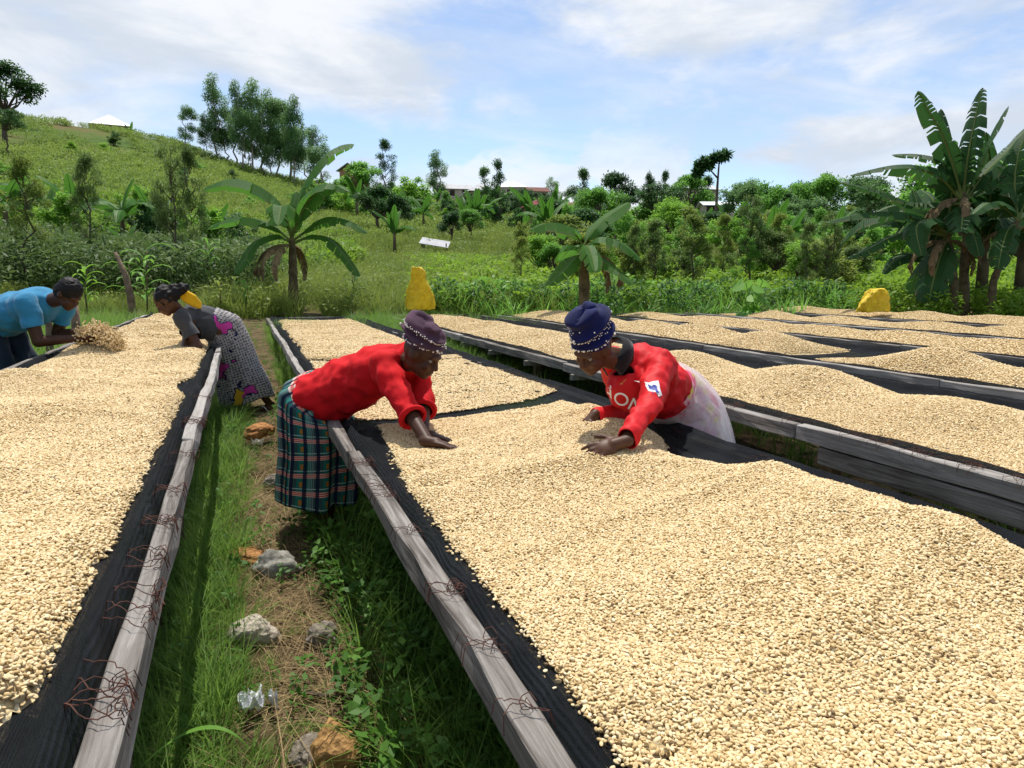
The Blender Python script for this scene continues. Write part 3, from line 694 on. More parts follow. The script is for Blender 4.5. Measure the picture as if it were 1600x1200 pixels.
def plaid():
    t = MT('plaid_cloth'); c = t.coord('UV'); s = t.nd('ShaderNodeSeparateXYZ'); t.l.new(c, s.inputs[0]); u, v = s.outputs['X'], s.outputs['Y']
    def stripe(x, per, w_, off=0.0):
        m = t.math('FRACT', t.math('MULTIPLY_ADD', x, 1/per, off)); return t.math('LESS_THAN', m, w_/per)
    col = t.mix(t.math('MULTIPLY', t.noise(c, 60, 3), 0.6), (0.012, 0.17, 0.13), (0.02, 0.10, 0.09))
    col = t.mix(t.math('MULTIPLY', stripe(u, .118, .05, .15), .75), col, (0.035, 0.05, 0.06))
    hb = stripe(v, .105, .026); col = t.mix(t.math('MULTIPLY', hb, .9), col, (0.62, 0.085, 0.06))
    col = t.mix(t.math('MULTIPLY', stripe(v, .105, .005, .62), .8), col, (0.45, 0.6, 0.55))
    col = t.mix(t.math('MULTIPLY', t.math('MULTIPLY', hb, stripe(v, .0105, .004)), .75), col, (0.75, 0.6, 0.5))
    col = t.mix(t.math('MULTIPLY', stripe(u, .118, .014, .62), t.math('MULTIPLY', stripe(v, .105, .03, .5), .9)), col, (0.42, 0.16, 0.015))
    col = t.mix(t.math('MULTIPLY', stripe(u, .059, .017), .93), col, (0.006, 0.009, 0.035))
    col = t.mix(t.math('MULTIPLY', t.math('MULTIPLY', stripe(u, .118, .03, .3), stripe(u, .0075, .0025)), .5), col, (0.5, 0.55, 0.55))
    t.set(Base_Color=col, Roughness=0.85, Specular_IOR_Level=0.15); t.bump(t.noise(c, 45, 4), .3, .006); return t.m
def floral():
    t = MT('printed_skirt_cloth'); c = t.coord('UV')
    chk = t.voro(c, 42, rand=.3); base = t.ramp(chk, [(0.30, (0.02, 0.02, 0.025)), (0.45, (0.46, 0.43, 0.41))])
    mott = t.noise(c, 14, 4); base = t.mix(t.math('MULTIPLY', mott, .8), base, (0.16, 0.15, 0.155))
    wp = t.nd('ShaderNodeVectorMath', operation='ADD'); nz = t.nd('ShaderNodeTexNoise'); t.l.new(c, nz.inputs['Vector']); nz.inputs['Scale'].default_value = 9
    sc = t.nd('ShaderNodeVectorMath', operation='SCALE'); t.l.new(nz.outputs['Color'], sc.inputs[0]); sc.inputs['Scale'].default_value = .25
    t.l.new(c, wp.inputs[0]); t.l.new(sc.outputs[0], wp.inputs[1])
    vc = t.nd('ShaderNodeTexVoronoi'); t.l.new(wp.outputs[0], vc.inputs['Vector']); vc.inputs['Scale'].default_value = 5.5
    sp = t.nd('ShaderNodeSeparateColor'); t.l.new(vc.outputs['Color'], sp.inputs[0]); d = vc.outputs['Distance']
    petal = t.math('MULTIPLY', t.math('LESS_THAN', d, .37), t.math('GREATER_THAN', d, .0))
    navy = t.math('MULTIPLY', t.math('LESS_THAN', d, .44), t.math('GREATER_THAN', sp.outputs[2], .12))
    fl = t.ramp(sp.outputs[0], [(0.0, (0.50, 0.05, 0.28)), (0.5, (0.62, 0.10, 0.36)), (0.52, (0.55, 0.34, 0.02)), (1.0, (0.65, 0.42, 0.03))], 'CONSTANT')
    base = t.mix(navy, base, (0.012, 0.015, 0.06)); base = t.mix(t.math('MULTIPLY', petal, t.math('GREATER_THAN', sp.outputs[2], .12)), base, fl)
    t.set(Base_Color=base, Roughness=0.85, Specular_IOR_Level=0.15); t.bump(t.noise(c, 40, 4), .3, .006); return t.m
M_PLAID, M_FLORAL = plaid(), floral()
def loft(name, rings, mat, par, pleat=.0, npl=9, nu=72, sub=7, seed=0, hem=None):
    """cloth tube through ellipse rings (centre, axis a, axis b); soft pleats grow downward; UV in metres"""
    C0 = np.array([[*r[0], *r[1], *r[2]] for r in rings], float); k = len(rings); ts = np.linspace(0, k-1, (k-1)*sub+1)
    # smooth interpolation through the rings
    Q = np.stack([np.interp(ts, range(k), C0[:, i]) for i in range(9)], 1)
    for _ in range(3): Q[1:-1] = Q[1:-1]*.5+(Q[:-2]+Q[2:])*.25
    v = []; uv = []; s = 0
    for i, t_ in enumerate(ts):
        g = i/(len(ts)-1); c, a, b = Q[i, :3], Q[i, 3:6], Q[i, 6:9]
        if i: s += np.linalg.norm(Q[i, :3]-Q[i-1, :3])
        for j in range(nu+1):
            th = 2*math.pi*j/nu
            w_ = 1+pleat*g**.7*(math.sin(npl*th+seed+1.3*math.sin(2*th))*.6+.4*math.sin((npl*1.7//1)*th+2+g*2)+.7*math.sin(3*th+seed))
            p = c+(a*math.cos(th)+b*math.sin(th))*w_
            if hem is not None: p = p+np.array([0, 0, hem*g**6*math.sin(5*th+seed)])
            v.append(p); uv.append((th/(2*math.pi)*1.15, -s))
    n1 = nu+1; f = [(i*n1+j, i*n1+j+1, (i+1)*n1+j+1, (i+1)*n1+j) for i in range(len(ts)-1) for j in range(nu)]
    o = obj(name, mesh_from(name, v, f, mat, True, uv), par); thick(o, .005); return o
def ring(c, ax, bx, ra, rb): return (np.array(c), np.array(nrm(ax))*ra, np.array(nrm(bx))*rb)
def torso(b, hip, sh, lat, front, w=.165, inf=0.0, wl=.14, dp=.115):
    """overlapping solids between the hips and the shoulders"""
    ax = nrm(sh-hip); L_ = (sh-hip).length; fr = nrm(front-ax*front.dot(ax)); lt = nrm(lat)
    ell(b, hip+ax*L_*.05, (.12+inf, w+inf, .125+inf), (ax, lt, fr))
    ell(b, hip+ax*L_*.38+fr*.01, (L_*.42, wl+inf, dp+.015+inf), (ax, lt, fr))
    ell(b, hip+ax*L_*.74, (L_*.33+inf, w-.005+inf, dp+inf), (ax, lt, fr))
    for s in (-1, 1): ell(b, sh-ax*.02+lt*s*(w-.015), (.065+inf, .06+inf, .065+inf), (ax, lt, fr))
    return ax, fr
def foot(b, an, fwd, k=1.0):
    fwd = nrm((fwd[0], fwd[1], 0)); an = V(an); up = Vector((0, 0, 1)); rt = fwd.cross(up)
    ell(b, an+fwd*.06*k-up*.045*k, (.115*k, .042*k, .030*k), (fwd, rt, up)); ell(b, an-fwd*.02*k-up*.03*k, (.045*k, .034*k, .045*k), (fwd, rt, up))
    for i in range(5): capsule(b, an+fwd*.14*k+rt*(i-2)*.015*k-up*.055*k, an+fwd*(.168-.006*abs(i-1.5))*k+rt*(i-2)*.0165*k-up*.06*k, .0095*k, .008*k, 8)
def turban(par, c, f, u, k, mat, lean, seed, tall=.12):
    """wrapped hat with slanting folds, gathered knot on top and pearl trim"""
    c = V(c); f = nrm(f); u = nrm(V(u)-f*V(u).dot(f)); r = f.cross(u)
    nu, nv = 64, 26; v = []
    for i in range(nv+1):
        g = i/nv
        for j in range(nu):
            th = 2*math.pi*j/nu
            if g < .7: rad = .955+.07*math.sin(g*3.6); hh = -.012+g/.7*tall
            else:
                q = (g-.7)/.3; rad = (.955+.07*math.sin(2.52))*math.cos(q*math.pi/2*.93); hh = tall+.035*math.sin(q*math.pi/2)
            fold = .020*math.sin(5*g*6.283*.55+2.0*math.cos(th-.6)+seed)*(1 if g > .12 else g/.12)+.010*math.sin(3*th+g*9+seed)
            dip = .03*math.exp(-((g-.9)/.12)**2)*math.cos(th*1.5+seed)
            a = (.103*rad+fold*.7)*k; bb = (.088*rad+fold*.7)*k
            v.append(c+f*(a*math.cos(th)-.012*k+lean*g*k)+r*(bb*math.sin(th))+u*((.040+hh+dip*.6+.012*math.cos(th)*(1-g))*k))
    fs = [(i*nu+j, i*nu+(j+1) % nu, (i+1)*nu+(j+1) % nu, (i+1)*nu+j) for i in range(nv) for j in range(nu)]
    fs.append(tuple(range(nv*nu, (nv+1)*nu)))
    hat = obj('headwrap', mesh_from('headwrap', v, fs, mat, True), par)
    s = hat.modifiers.new('sub', 'SUBSURF'); s.levels = 1; s.render_levels = 1
    b = MB(); ell(b, c+f*(lean*.9-.03)*k+u*(tall+.060)*k, (.055*k, .050*k, .038*k), (f, r, u)); ell(b, c+f*(lean*.9+.03)*k+u*(tall+.055)*k+r*.02*k, (.05*k, .055*k, .026*k), (f, r, u))
    kn = fuse('top_knot', b, .006*k, 3, mat); wrinkle(kn, .012*k, 22, seed=seed); obj('top_knot', kn, hat)
    rr = random.Random(seed); b = MB()
    def pearl(g, th, sz):
        i = int(g*nv); j = int(th/(2*math.pi)*nu) % nu; p = v[i*nu+j]; o_ = (p-c-u*(p-c).dot(u)).normalized(); ell(b, p+o_*.003*k, (sz, sz, sz), (f, r, u), 8, 6)
    for i in range(46):
        th = i/46*2*math.pi; pearl(.10+.02*math.sin(th*9), th, (.0055 if i % 4 == 0 else .0032)*k)
        pearl(.50+.16*math.cos(th-2.2), th, .0030*k); pearl(.55+.16*math.cos(th-2.2), th+.06, .0028*k)
        if i % 3 == 0: pearl(rr.uniform(.2, .65), th, rr.choice((.0035, .006))*k)
    b.build('pearl_trim', M_PEARL, hat, True)
    return hat
UPV = Vector((0, 0, 1)); CR = V(RT); CT = V(-FH)       # image right, towards the viewer
def imdir(r, u, t): return nrm(CR*r+UPV*u+CT*t)

def onheap(px, py, T, field, off=0.0):
    """where the sight line through a photo pixel meets the bean surface"""
    for d in np.arange(1.5, 12, .01):
        q = PD(px, py, d); h = float(np.ravel(field(np.array([q[0]]), np.array([q[1]]))[1])[0])+float(np.ravel(netz(T, np.array([q[0]]), np.array([q[1]])))[0])
        if q[2] <= h+off: return V(q)
    return V(q)
# ---- woman bent over the middle table, red top and plaid skirt
def red_woman():
    p = empty('person', P(500, 820, .13)); p.location = (0, 0, 0)
    tag(p, 'person in a red top and green plaid skirt bending to spread beans', 'person')
    hip = V(PD(488, 622, 4.14)); sh = V(PD(630, 564, 3.92)); hf = nrm(((sh-hip).x, (sh-hip).y, 0)); lat = hf.cross(UPV)   # lat = her right
    b = MB(); ax, fr = torso(b, hip, sh, lat, -UPV, .155, -.005, .125, .105)
    shR = sh+lat*.165; shL = sh-lat*.165
    wR = onheap(668, 690, TC, f_c1, .035); wL = onheap(662, 679, TC, f_c1, .03)
    for s_, w_, sd in ((shR, wR, -1), (shL, wL, 1)):
        e = ik(s_, w_, .29, .25, s_+CR*.10-UPV*.45+lat*.04*(1 if sd < 0 else -1))
        capsule(b, s_, e, .046, .038); capsule(b, e, w_, .038, .027)
        hd = nrm(CR*.95-UPV*.12+CT*.30); hand(b, w_+hd*.012, hd, UPV*1.0-CT*.2, sd, .16, .2)
        if sd < 0: eR = e
        else: eL = e
    for s in (1, -1):
        h_ = hip+lat*.09*s-ax*.03; an = V(PD(516 if s > 0 else 494, 818 if s > 0 else 800, 4.28 if s > 0 else 4.55)); g = float(gz(an.x, an.y)); an.z = g+.075
        kl = (V(an)-V(h_)).length*.505; kn = ik(h_, an, kl, kl, h_+hf*.5-UPV*.4); capsule(b, h_, kn, .085, .056); capsule(b, kn, an, .054, .034); foot(b, an, hf+V(CR)*.2)
    hc = V(PD(659, 551, 3.74)); hfw = imdir(.80, -.50, .32); hu = imdir(.30, .95, .1)
    capsule(b, sh+ax*.01, hc-nrm(hu)*.06-hfw*.02, .056, .052); head(b, hc, hfw, hu, 1.0)
    body = obj('body', fuse('body', b, .0052, 3, M_SK1), p)
    eyes(body, hc, hfw, hu, 1.0, (M_EYEW, M_EYED))
    t = MB(); torso(t, hip+ax*.02, sh, lat, -UPV, .165, .02, .15, .12)
    capsule(t, hip-ax*.06-UPV*.015, hip+ax*.2-UPV*.02, .172, .15, 20)
    capsule(t, sh-ax*.03, sh+ax*.06+UPV*.015, .11, .075)
    for s_, e, w_ in ((shR, eR, wR), (shL, eL, wL)):
        capsule(t, s_-ax*.02, e, .076, .062); k = .42; capsule(t, e, e+(w_-e)*k, .062, .055)
    m = fuse('shirt', t, .0075, 5, M_RED); wrinkle(m, .011, 8, (1, 1, 2.2), 3); wrinkle(m, .007, 20, (1, 1, 1), 9); wrinkle(m, .011, 14, (1.2, 1.2, .4), 39)
    for e, w_ in ((eR, wR), (eL, wL)): cut(m, e+(w_-e)*.33, w_-e, .14)
    cut(m, hip-ax*.03-UPV*.03, -nrm(ax*.95-UPV*.35), .40); cut(m, sh+ax*.105+UPV*.01, ax, .12)
    so = obj('shirt', m, p); thick(so, .006)
    for e, w_ in ((eR, wR), (eL, wL)):                      # turned-up cuffs
        q = nrm(w_-e); c0 = e+(w_-e)*.33; b = MB(); o_ = q.orthogonal().normalized(); o2 = q.cross(o_)
        pts = [c0+(o_*math.cos(a)+o2*math.sin(a))*.059 for a in np.linspace(0, 2*math.pi, 21)]; b.tube([c_-q*.012 for c_ in pts], .012, 8); b.build('cuff', M_RED, so, True)
    b = MB(); c0 = sh+ax*.10+UPV*.012; o_ = lat; o2 = ax.cross(lat)
    b.tube([c0+(o_*math.cos(a)*.066+o2*math.sin(a)*.064) for a in np.linspace(0, 2*math.pi, 25)], .013, 8); b.build('collar', M_RED, so, True)
    d4 = 4.16
    rg = [ring(hip+ax*.13-UPV*.01, lat, ax.cross(lat), .14, .125), ring(hip+ax*.04-UPV*.015, lat, ax.cross(lat), .165, .155), ring(V(PD(492, 626, d4-.02)), lat, nrm(hf-UPV*.55), .20, .20), ring(V(PD(493, 658, d4)), lat, nrm(hf-UPV*.15), .20, .20),
          ring(V(PD(494, 700, d4+.02)), lat, hf, .195, .20), ring(V(PD(491, 745, d4+.06)), lat, hf, .20, .215), ring(V(PD(489, 778, d4+.08)), lat, nrm(hf-UPV*.13), .195, .215)]
    loft('skirt', rg, M_PLAID, p, .12, 7, 96, 8, 1.0, .010)
    turban(p, hc, hfw, hu, 1.0, M_PLUM, -.045, 2.0, .085)
    return p
red_woman()

# ---- woman across the table, red jersey, blue hat, clear plastic apron
def text_mesh(name, s, size, mat):
    cu = bpy.data.curves.new(name, 'FONT'); cu.body = s; cu.size = size; cu.align_x = 'CENTER'; cu.align_y = 'CENTER'; cu.extrude = .001
    o = bpy.data.objects.new(name, cu); COL.objects.link(o); dg = bpy.context.evaluated_depsgraph_get(); dg.update()
    m = bpy.data.meshes.new_from_object(o.evaluated_get(dg)); bpy.data.objects.remove(o); m.materials.clear(); m.materials.append(mat)
    bm = bmesh.new(); bm.from_mesh(m); bmesh.ops.subdivide_edges(bm, edges=[e for e in bm.edges if e.calc_length() > size*.12], cuts=3, use_grid_fill=True); bmesh.ops.triangulate(bm, faces=bm.faces); bm.to_mesh(m); bm.free(); return m
def project(m, shirt, origin, xdir, ydir, lift=.003):
    """lay a flat print onto the cloth, along the print's own normal"""
    from mathutils.bvhtree import BVHTree
    bv = BVHTree.FromPolygons([v.co for v in shirt.vertices], [tuple(q.vertices) for q in shirt.polygons]); n = xdir.cross(ydir).normalized()
    for v in m.vertices:
        q = origin+xdir*v.co.x+ydir*v.co.y; h = bv.ray_cast(q+n*.25, -n, .6)
        v.co = (h[0]+n*(lift+v.co.z)) if h[0] is not None else bv.find_nearest(q)[0]+n*lift
    m.update()
def jersey_woman():
    p = empty('person'); tag(p, 'person in a red football jersey and tall blue beaded hat reaching over beans', 'person')
    hip = V(PD(1066, 630, 4.0)); sh = V(PD(990, 566, 3.66)); hf = nrm(((sh-hip).x, (sh-hip).y, 0)); lat = hf.cross(UPV)   # her right (away)
    lat = nrm(lat+CT*-.25-CR*.15); hf = UPV.cross(lat)
    b = MB(); ax, fr = torso(b, hip, sh, lat, -UPV, .15, -.005, .12, .10)
    shR = sh+lat*.155; shL = sh-lat*.155
    wL = onheap(977, 690, TC, f_c1, .045); wR = onheap(926, 652, TC, f_c1, .02)
    eL = ik(shL, wL, .29, .26, shL+CR*.35-UPV*.45+CT*.02); eR = ik(shR, wR, .29, .26, shR-UPV*.5+CR*.12)
    for s_, e, w_ in ((shL, eL, wL), (shR, eR, wR)): capsule(b, s_, e, .040, .032); capsule(b, e, w_, .031, .026)
    hdL = nrm(-CR*.92-UPV*.22+CT*.20); hand(b, wL+hdL*.02, hdL, nrm(UPV*.75+CT*.6), 1, .30, .16)
    hdR = nrm(-CR*.6-UPV*.6+CT*.3); hand(b, wR+hdR*.01, hdR, nrm(UPV*.7-CR*.5), -1, .35)
    for s in (1, -1):
        h_ = hip+lat*.09*s-ax*.03; an = hip+lat*.10*s-hf*.05+V((.08, 0, 0)); an.z = float(gz(an.x, an.y))+.075
        kl = (V(an)-V(h_)).length*.505; kn = ik(h_, an, kl, kl, h_+hf*.5-UPV*.4); capsule(b, h_, kn, .085, .056); capsule(b, kn, an, .054, .034); foot(b, an, hf)
    hc = V(PD(928, 543, 3.50)); hfw = imdir(-.62, -.55, .50); hu = imdir(-.12, .95, .30)
    capsule(b, sh+ax*.0, hc-nrm(hu)*.06-hfw*.03, .056, .052); head(b, hc, hfw, hu, 1.0)
    body = obj('body', fuse('body', b, .0052, 3, M_SK2), p); eyes(body, hc, hfw, hu, 1.0, (M_EYEW, M_EYED))
    t = MB(); torso(t, hip+ax*.06, sh, lat, -UPV, .158, .020, .14, .115); capsule(t, hip+ax*.08, hip+ax*.22-UPV*.02, .145, .145, 20)
    capsule(t, sh-ax*.02, sh+ax*.04, .09, .06); ell(t, V(PD(982, 606, 3.62)), (.115, .115, .115), (ax, lat, ax.cross(lat)))
    for s_, e, w_ in ((shR, eR, wR), (shL, eL, wL)): capsule(t, s_-ax*.02, e, .074, .058); capsule(t, e, w_, .057, .042)
    m = fuse('shirt', t, .0075, 5, M_JER); wrinkle(m, .010, 8, (1, 1, 2), 13); wrinkle(m, .008, 22, (1, 1, 1), 19); wrinkle(m, .007, 15, (1.2, 1.2, .4), 29)
    for e, w_ in ((eR, wR), (eL, wL)): cut(m, e+(w_-e)*.93, w_-e, .10)
    cut(m, hip+ax*.145, -ax, .34); cut(m, sh+ax*.07, ax, .11)
    so = obj('shirt', m, p); thick(so, .005)
    # black turned-down collar with open front
    nk = V(PD(958, 549, 3.60)); cdir = nrm(nrm(hc-sh)+ax*.4+UPV*.4); o_ = nrm(lat-cdir*lat.dot(cdir)); o2 = cdir.cross(o_); v = []; f = []; K = 29
    fdir = nrm(hf*.9-UPV*.6); ang0 = math.atan2(fdir.dot(o2), fdir.dot(o_))
    for i in range(K):
        a = ang0+.42+(2*math.pi-.84)*i/(K-1); e_ = o_*math.cos(a)+o2*math.sin(a); pt = abs(i/(K-1)-.5)*2
        for rr_, hh in ((.062, .022), (.068, .032), (.084, .004), (.090+.012*pt**4, -.022-.04*pt**4)): v.append(nk+e_*rr_+cdir*(hh-.01))
    for i in range(K-1):
        for j in range(3): f.append((i*4+j, i*4+j+1, i*4+5+j, i*4+4+j))
    co = obj('collar', mesh_from('collar', v, f, M_BLACK, True), so); thick(co, .006)
    # prints: chest lettering, crest, sleeve patch
    M_WHITE = plain('white_print', (0.80, 0.79, 0.77), .5, .03); M_GOLD = plain('gold_print', (0.55, 0.33, 0.06), .5, .1); M_PATCH = plain('blue_print', (0.03, 0.05, 0.30), .5, .1)
    chest = V(PD(968, 632, 3.45)); xd = nrm(V(PD(990, 640, 3.46))-V(PD(950, 624, 3.44))); n_ = nrm(-UPV*.05+CT*.95-CR*.25); yd = nrm(n_.cross(xd)); xd = yd.cross(n_)
    tm = text_mesh('chest_lettering', 'AON', .095, M_WHITE); project(tm, m, chest, xd, yd, .004); obj('chest_lettering', tm, so)
    def disc(name, mat, outline, org, xd_, yd_, par, lift):
        bm = bmesh.new(); bm.faces.new([bm.verts.new((x, y, 0)) for x, y in outline]); bmesh.ops.triangulate(bm, faces=bm.faces); bmesh.ops.subdivide_edges(bm, edges=bm.edges, cuts=2, use_grid_fill=True)
        q = bpy.data.meshes.new(name); bm.to_mesh(q); bm.free(); q.materials.append(mat); project(q, m, org, xd_, yd_, lift); return obj(name, q, par)
    sc = V(PD(999, 606, 3.52)); nn = nrm(CT*1.0+CR*.12+UPV*.12); yv = nrm(UPV-nn*UPV.dot(nn)); xv = yv.cross(nn)
    pt = disc('sleeve_patch', M_WHITE, [(-.031, .034), (-.012, .027), (.006, .033), (.033, .036), (.030, .0), (.036, -.028), (.0, -.036), (-.022, -.026), (-.024, 0)], sc, xv, yv, so, .008)
    disc('patch_emblem', M_PATCH, [(-.018, .022), (-.006, .012), (.004, .020), (.016, .014), (.014, -.004), (.020, -.016), (.006, -.014), (.002, -.003), (-.006, -.006), (-.014, -.018), (-.016, 0)], sc, xv, yv, pt, .0115)
    cc = V(PD(970, 594, 3.5)); disc('crest', M_GOLD, [(.018*math.cos(a)*(1+.25*math.sin(5*a)), .024*math.sin(a)) for a in np.linspace(0, 6.283, 17)[:-1]], cc, xd, yd, so, .003)
    # pink print skirt with a clear plastic apron tied over it
    t_ = MT('pink_print_cloth'); c_ = t_.coord('UV'); n1 = t_.noise(c_, 9, 3, .5, 1.0)
    t_.set(Base_Color=t_.ramp(n1, [(0.38, (0.62, 0.03, 0.10)), (0.48, (0.70, 0.16, 0.28)), (0.55, (0.75, 0.42, 0.45)), (0.63, (0.7, 0.55, 0.08))]), Roughness=.8)
    hx = hf; zz = lambda k: hip+V((0, 0, k))
    rg = [ring(hip+ax*.19, lat, ax.cross(lat), .140, .135), ring(hip+ax*.08, lat, ax.cross(lat), .155, .155), ring(zz(-.03)-hf*.01, lat, nrm(hf-UPV*.4), .185, .175), ring(zz(-.15)-hf*.02, lat, hf, .19, .19), ring(zz(-.4)-hf*.02, lat, hf, .20, .20), ring(zz(-.68)-hf*.02, lat, hf, .21, .22)]
    loft('skirt', rg, t_.m, p, .05, 7, 60, 6, 3.0)
    pm = MT('clear_plastic'); n2 = pm.noise(pm.pos(), 11, 4); pm.set(Base_Color=(0.86, 0.87, 0.9), Roughness=.28, Specular_IOR_Level=.6); pm.bump(pm.noise(pm.pos(), 30, 4, .6, .8), .8, .01)
    tr = pm.nd('ShaderNodeBsdfTransparent'); tl = pm.nd('ShaderNodeBsdfTranslucent'); tl.inputs[0].default_value = (.85, .86, .9, 1)
    a1 = pm.nd('ShaderNodeMixShader'); a1.inputs[0].default_value = .4; pm.l.new(pm.b.outputs[0], a1.inputs[1]); pm.l.new(tl.outputs[0], a1.inputs[2])
    a2 = pm.nd('ShaderNodeMixShader'); pm.l.new(pm.maprange(n2, .3, .7, .22, .55), a2.inputs[0]); pm.l.new(tr.outputs[0], a2.inputs[1]); pm.l.new(a1.outputs[0], a2.inputs[2]); pm.l.new(a2.outputs[0], pm.out.inputs[0])
    rg = [ring(hip+ax*.175, lat, ax.cross(lat), .162, .158), ring(hip+ax*.08, lat, ax.cross(lat), .178, .175), ring(zz(-.02)-hf*.02, lat, nrm(hf-UPV*.4), .20, .195), ring(zz(-.12)-hf*.055, lat, hf, .22, .235), ring(zz(-.22)-hf*.07, lat, nrm(hf+UPV*.1), .235, .265), ring(zz(-.30)-hf*.075, lat, nrm(hf+UPV*.15), .24, .28)]
    ap = loft('plastic_apron', rg, pm.m, p, .10, 11, 90, 7, 5.0, .03)
    turban(p, hc, hfw, hu, .97, M_NAVY, -.02, 5.0, .125)
jersey_woman()

# ---- woman in grey leaning over the left table
def grey_woman():
    p = empty('person'); tag(p, 'person in a grey shirt and printed skirt leaning over the table rail', 'person')
    hip = V(PD(352, 512, 6.85)); sh = V(PD(287, 494, 6.6)); hf = imdir(-1, 0, .25); lat = hf.cross(UPV)  # her right is away from the viewer
    b = MB(); ax, fr = torso(b, hip, sh, lat, -UPV, .16)
    shR = sh+lat*.155; shL = sh-lat*.155; wL = onheap(268, 547, TL, f_left)-UPV*.07; wR = onheap(284, 546, TL, f_left)-UPV*.07; out = []
    for s_, w_, sd in ((shL, wL, 1), (shR, wR, -1)):
        e = ik(s_, w_, .28, .25, s_+CR*.2-UPV*.3); capsule(b, s_, e, .048, .04); capsule(b, e, w_, .04, .027); hd = nrm(-CR*.3-UPV*.95+CT*.1); hand(b, w_, hd, -CR+UPV*.4, sd, .3); out.append((s_, e, w_))
    feet = []
    for s, (fx, fy, fd) in ((1, (376, 640, 7.2)), (-1, (421, 634, 7.1))):
        h_ = hip+lat*.08*s-ax*.04; an = V(PD(fx, fy, fd)); an.z = max(an.z, float(gz(an.x, an.y))+.07) if s > 0 else float(gz(an.x, an.y))+.085
        kl = (V(an)-V(h_)).length*.505; kn = ik(h_, an, kl, kl, h_+hf*.4-UPV*.4); capsule(b, h_, kn, .085, .055); capsule(b, kn, an, .052, .033); foot(b, an, -CR*-.9+CT*.2 if False else hf*1.0+CT*.3); feet.append(an)
    hc = V(PD(260, 470, 6.45)); hfw = imdir(-.72, -.66, .15); hu = imdir(-.55, .80, .1)
    capsule(b, sh+ax*.0, hc-nrm(hu)*.05-hfw*.02, .052, .05); head(b, hc, hfw, hu, .98); body = obj('body', fuse('body', b, .007, 3, M_SK2), p)
    t = MB(); torso(t, hip+ax*.10, sh, lat, -UPV, .158, .02, .14, .115); capsule(t, hip+ax*.12, hip+ax*.25, .145, .15); capsule(t, sh-ax*.02, sh+ax*.03, .08, .06)
    for s_, e, w_ in out: capsule(t, s_-ax*.01, s_+(e-s_)*.75, .075, .066)
    m = fuse('shirt', t, .009, 4, M_GREY); wrinkle(m, .009, 9, (1, 1, 2), 23)
    cut(m, hip+ax*.06, -ax, .36)
    for s_, e, w_ in out: cut(m, s_+(e-s_)*.68, e-s_, .12)
    so = obj('shirt', m, p)
    h = MB(); f_, u_ = nrm(hfw), nrm(hu-hfw*hu.dot(hfw)); r_ = f_.cross(u_)
    ell(h, hc-f_*.022+u_*.03, (.098, .088, .098), (f_, r_, u_)); ell(h, hc-f_*.10+u_*.01, (.07, .06, .07), (f_, r_, u_)); ell(h, hc-f_*.15-u_*.03+UPV*.02, (.06, .05, .05), (f_, r_, u_))
    hm = fuse('hair', h, .008, 3, M_HAIR); wrinkle(hm, .014, 28, seed=4); obj('hair', hm, p)
    sb = MB()
    for i in range(4):   # yellow scarf tail lying over her shoulder
        sb.tube([V(PD(280, 456+i*2, 6.5)), V(PD(290, 457+i*4, 6.52)), V(PD(303, 464+i*4, 6.55)), V(PD(314, 475+i*2, 6.6))], [.012, .024, .024, .014], 8)
    obj('yellow_scarf', fuse('yellow_scarf', sb, .008, 2, M_YEL), p)
    z2 = lambda x, y, d: V(PD(x, y, d))
    rg = [ring(hip+ax*.13, lat, ax.cross(lat), .160, .150), ring(z2(350, 512, 6.86), lat, nrm(hf-UPV*.8), .18, .175), ring(z2(362, 540, 6.92), lat, nrm(hf-UPV*.35), .185, .18), ring(z2(372, 575, 7.0), lat, nrm(hf-UPV*.3), .19, .20),
          ring(z2(382, 605, 7.06), lat, nrm(hf-UPV*.28), .20, .235), ring(z2(388, 625, 7.1), lat, nrm(hf-UPV*.22), .205, .245)]
    loft('skirt', rg, M_FLORAL, p, .06, 7, 72, 7, 2.0, .01)
    M_FLIP = plain('green_rubber', (0.02, 0.22, 0.13), .5, .1); M_STR = plain('white_strap', (0.75, 0.75, 0.72), .5, .05)
    for an in feet:
        fw = nrm((hf+CT*.3)); rt_ = fw.cross(UPV); sb = MB(); v = [an+fw*(.045+.135*math.cos(a))+rt_*(.05+.008*math.cos(a))*math.sin(a)-UPV*.078 for a in np.linspace(0, 6.283, 25)[:-1]]
        sb.add(v+[q-UPV*.016 for q in v], [tuple(range(24)), tuple(range(47, 23, -1))]+[(i, i+24, (i+1) % 24+24, (i+1) % 24) for i in range(24)]); fl = sb.build('flip_flop', M_FLIP, p)
        st = MB(); st.tube([an+rt_*.05+fw*.02-UPV*.075, an+rt_*.035+fw*.06-UPV*.02, an+fw*.12-UPV*.04, an-rt_*.035+fw*.06-UPV*.02, an-rt_*.05+fw*.02-UPV*.075], .007, 6); st.build('strap', M_STR, fl)
grey_woman()

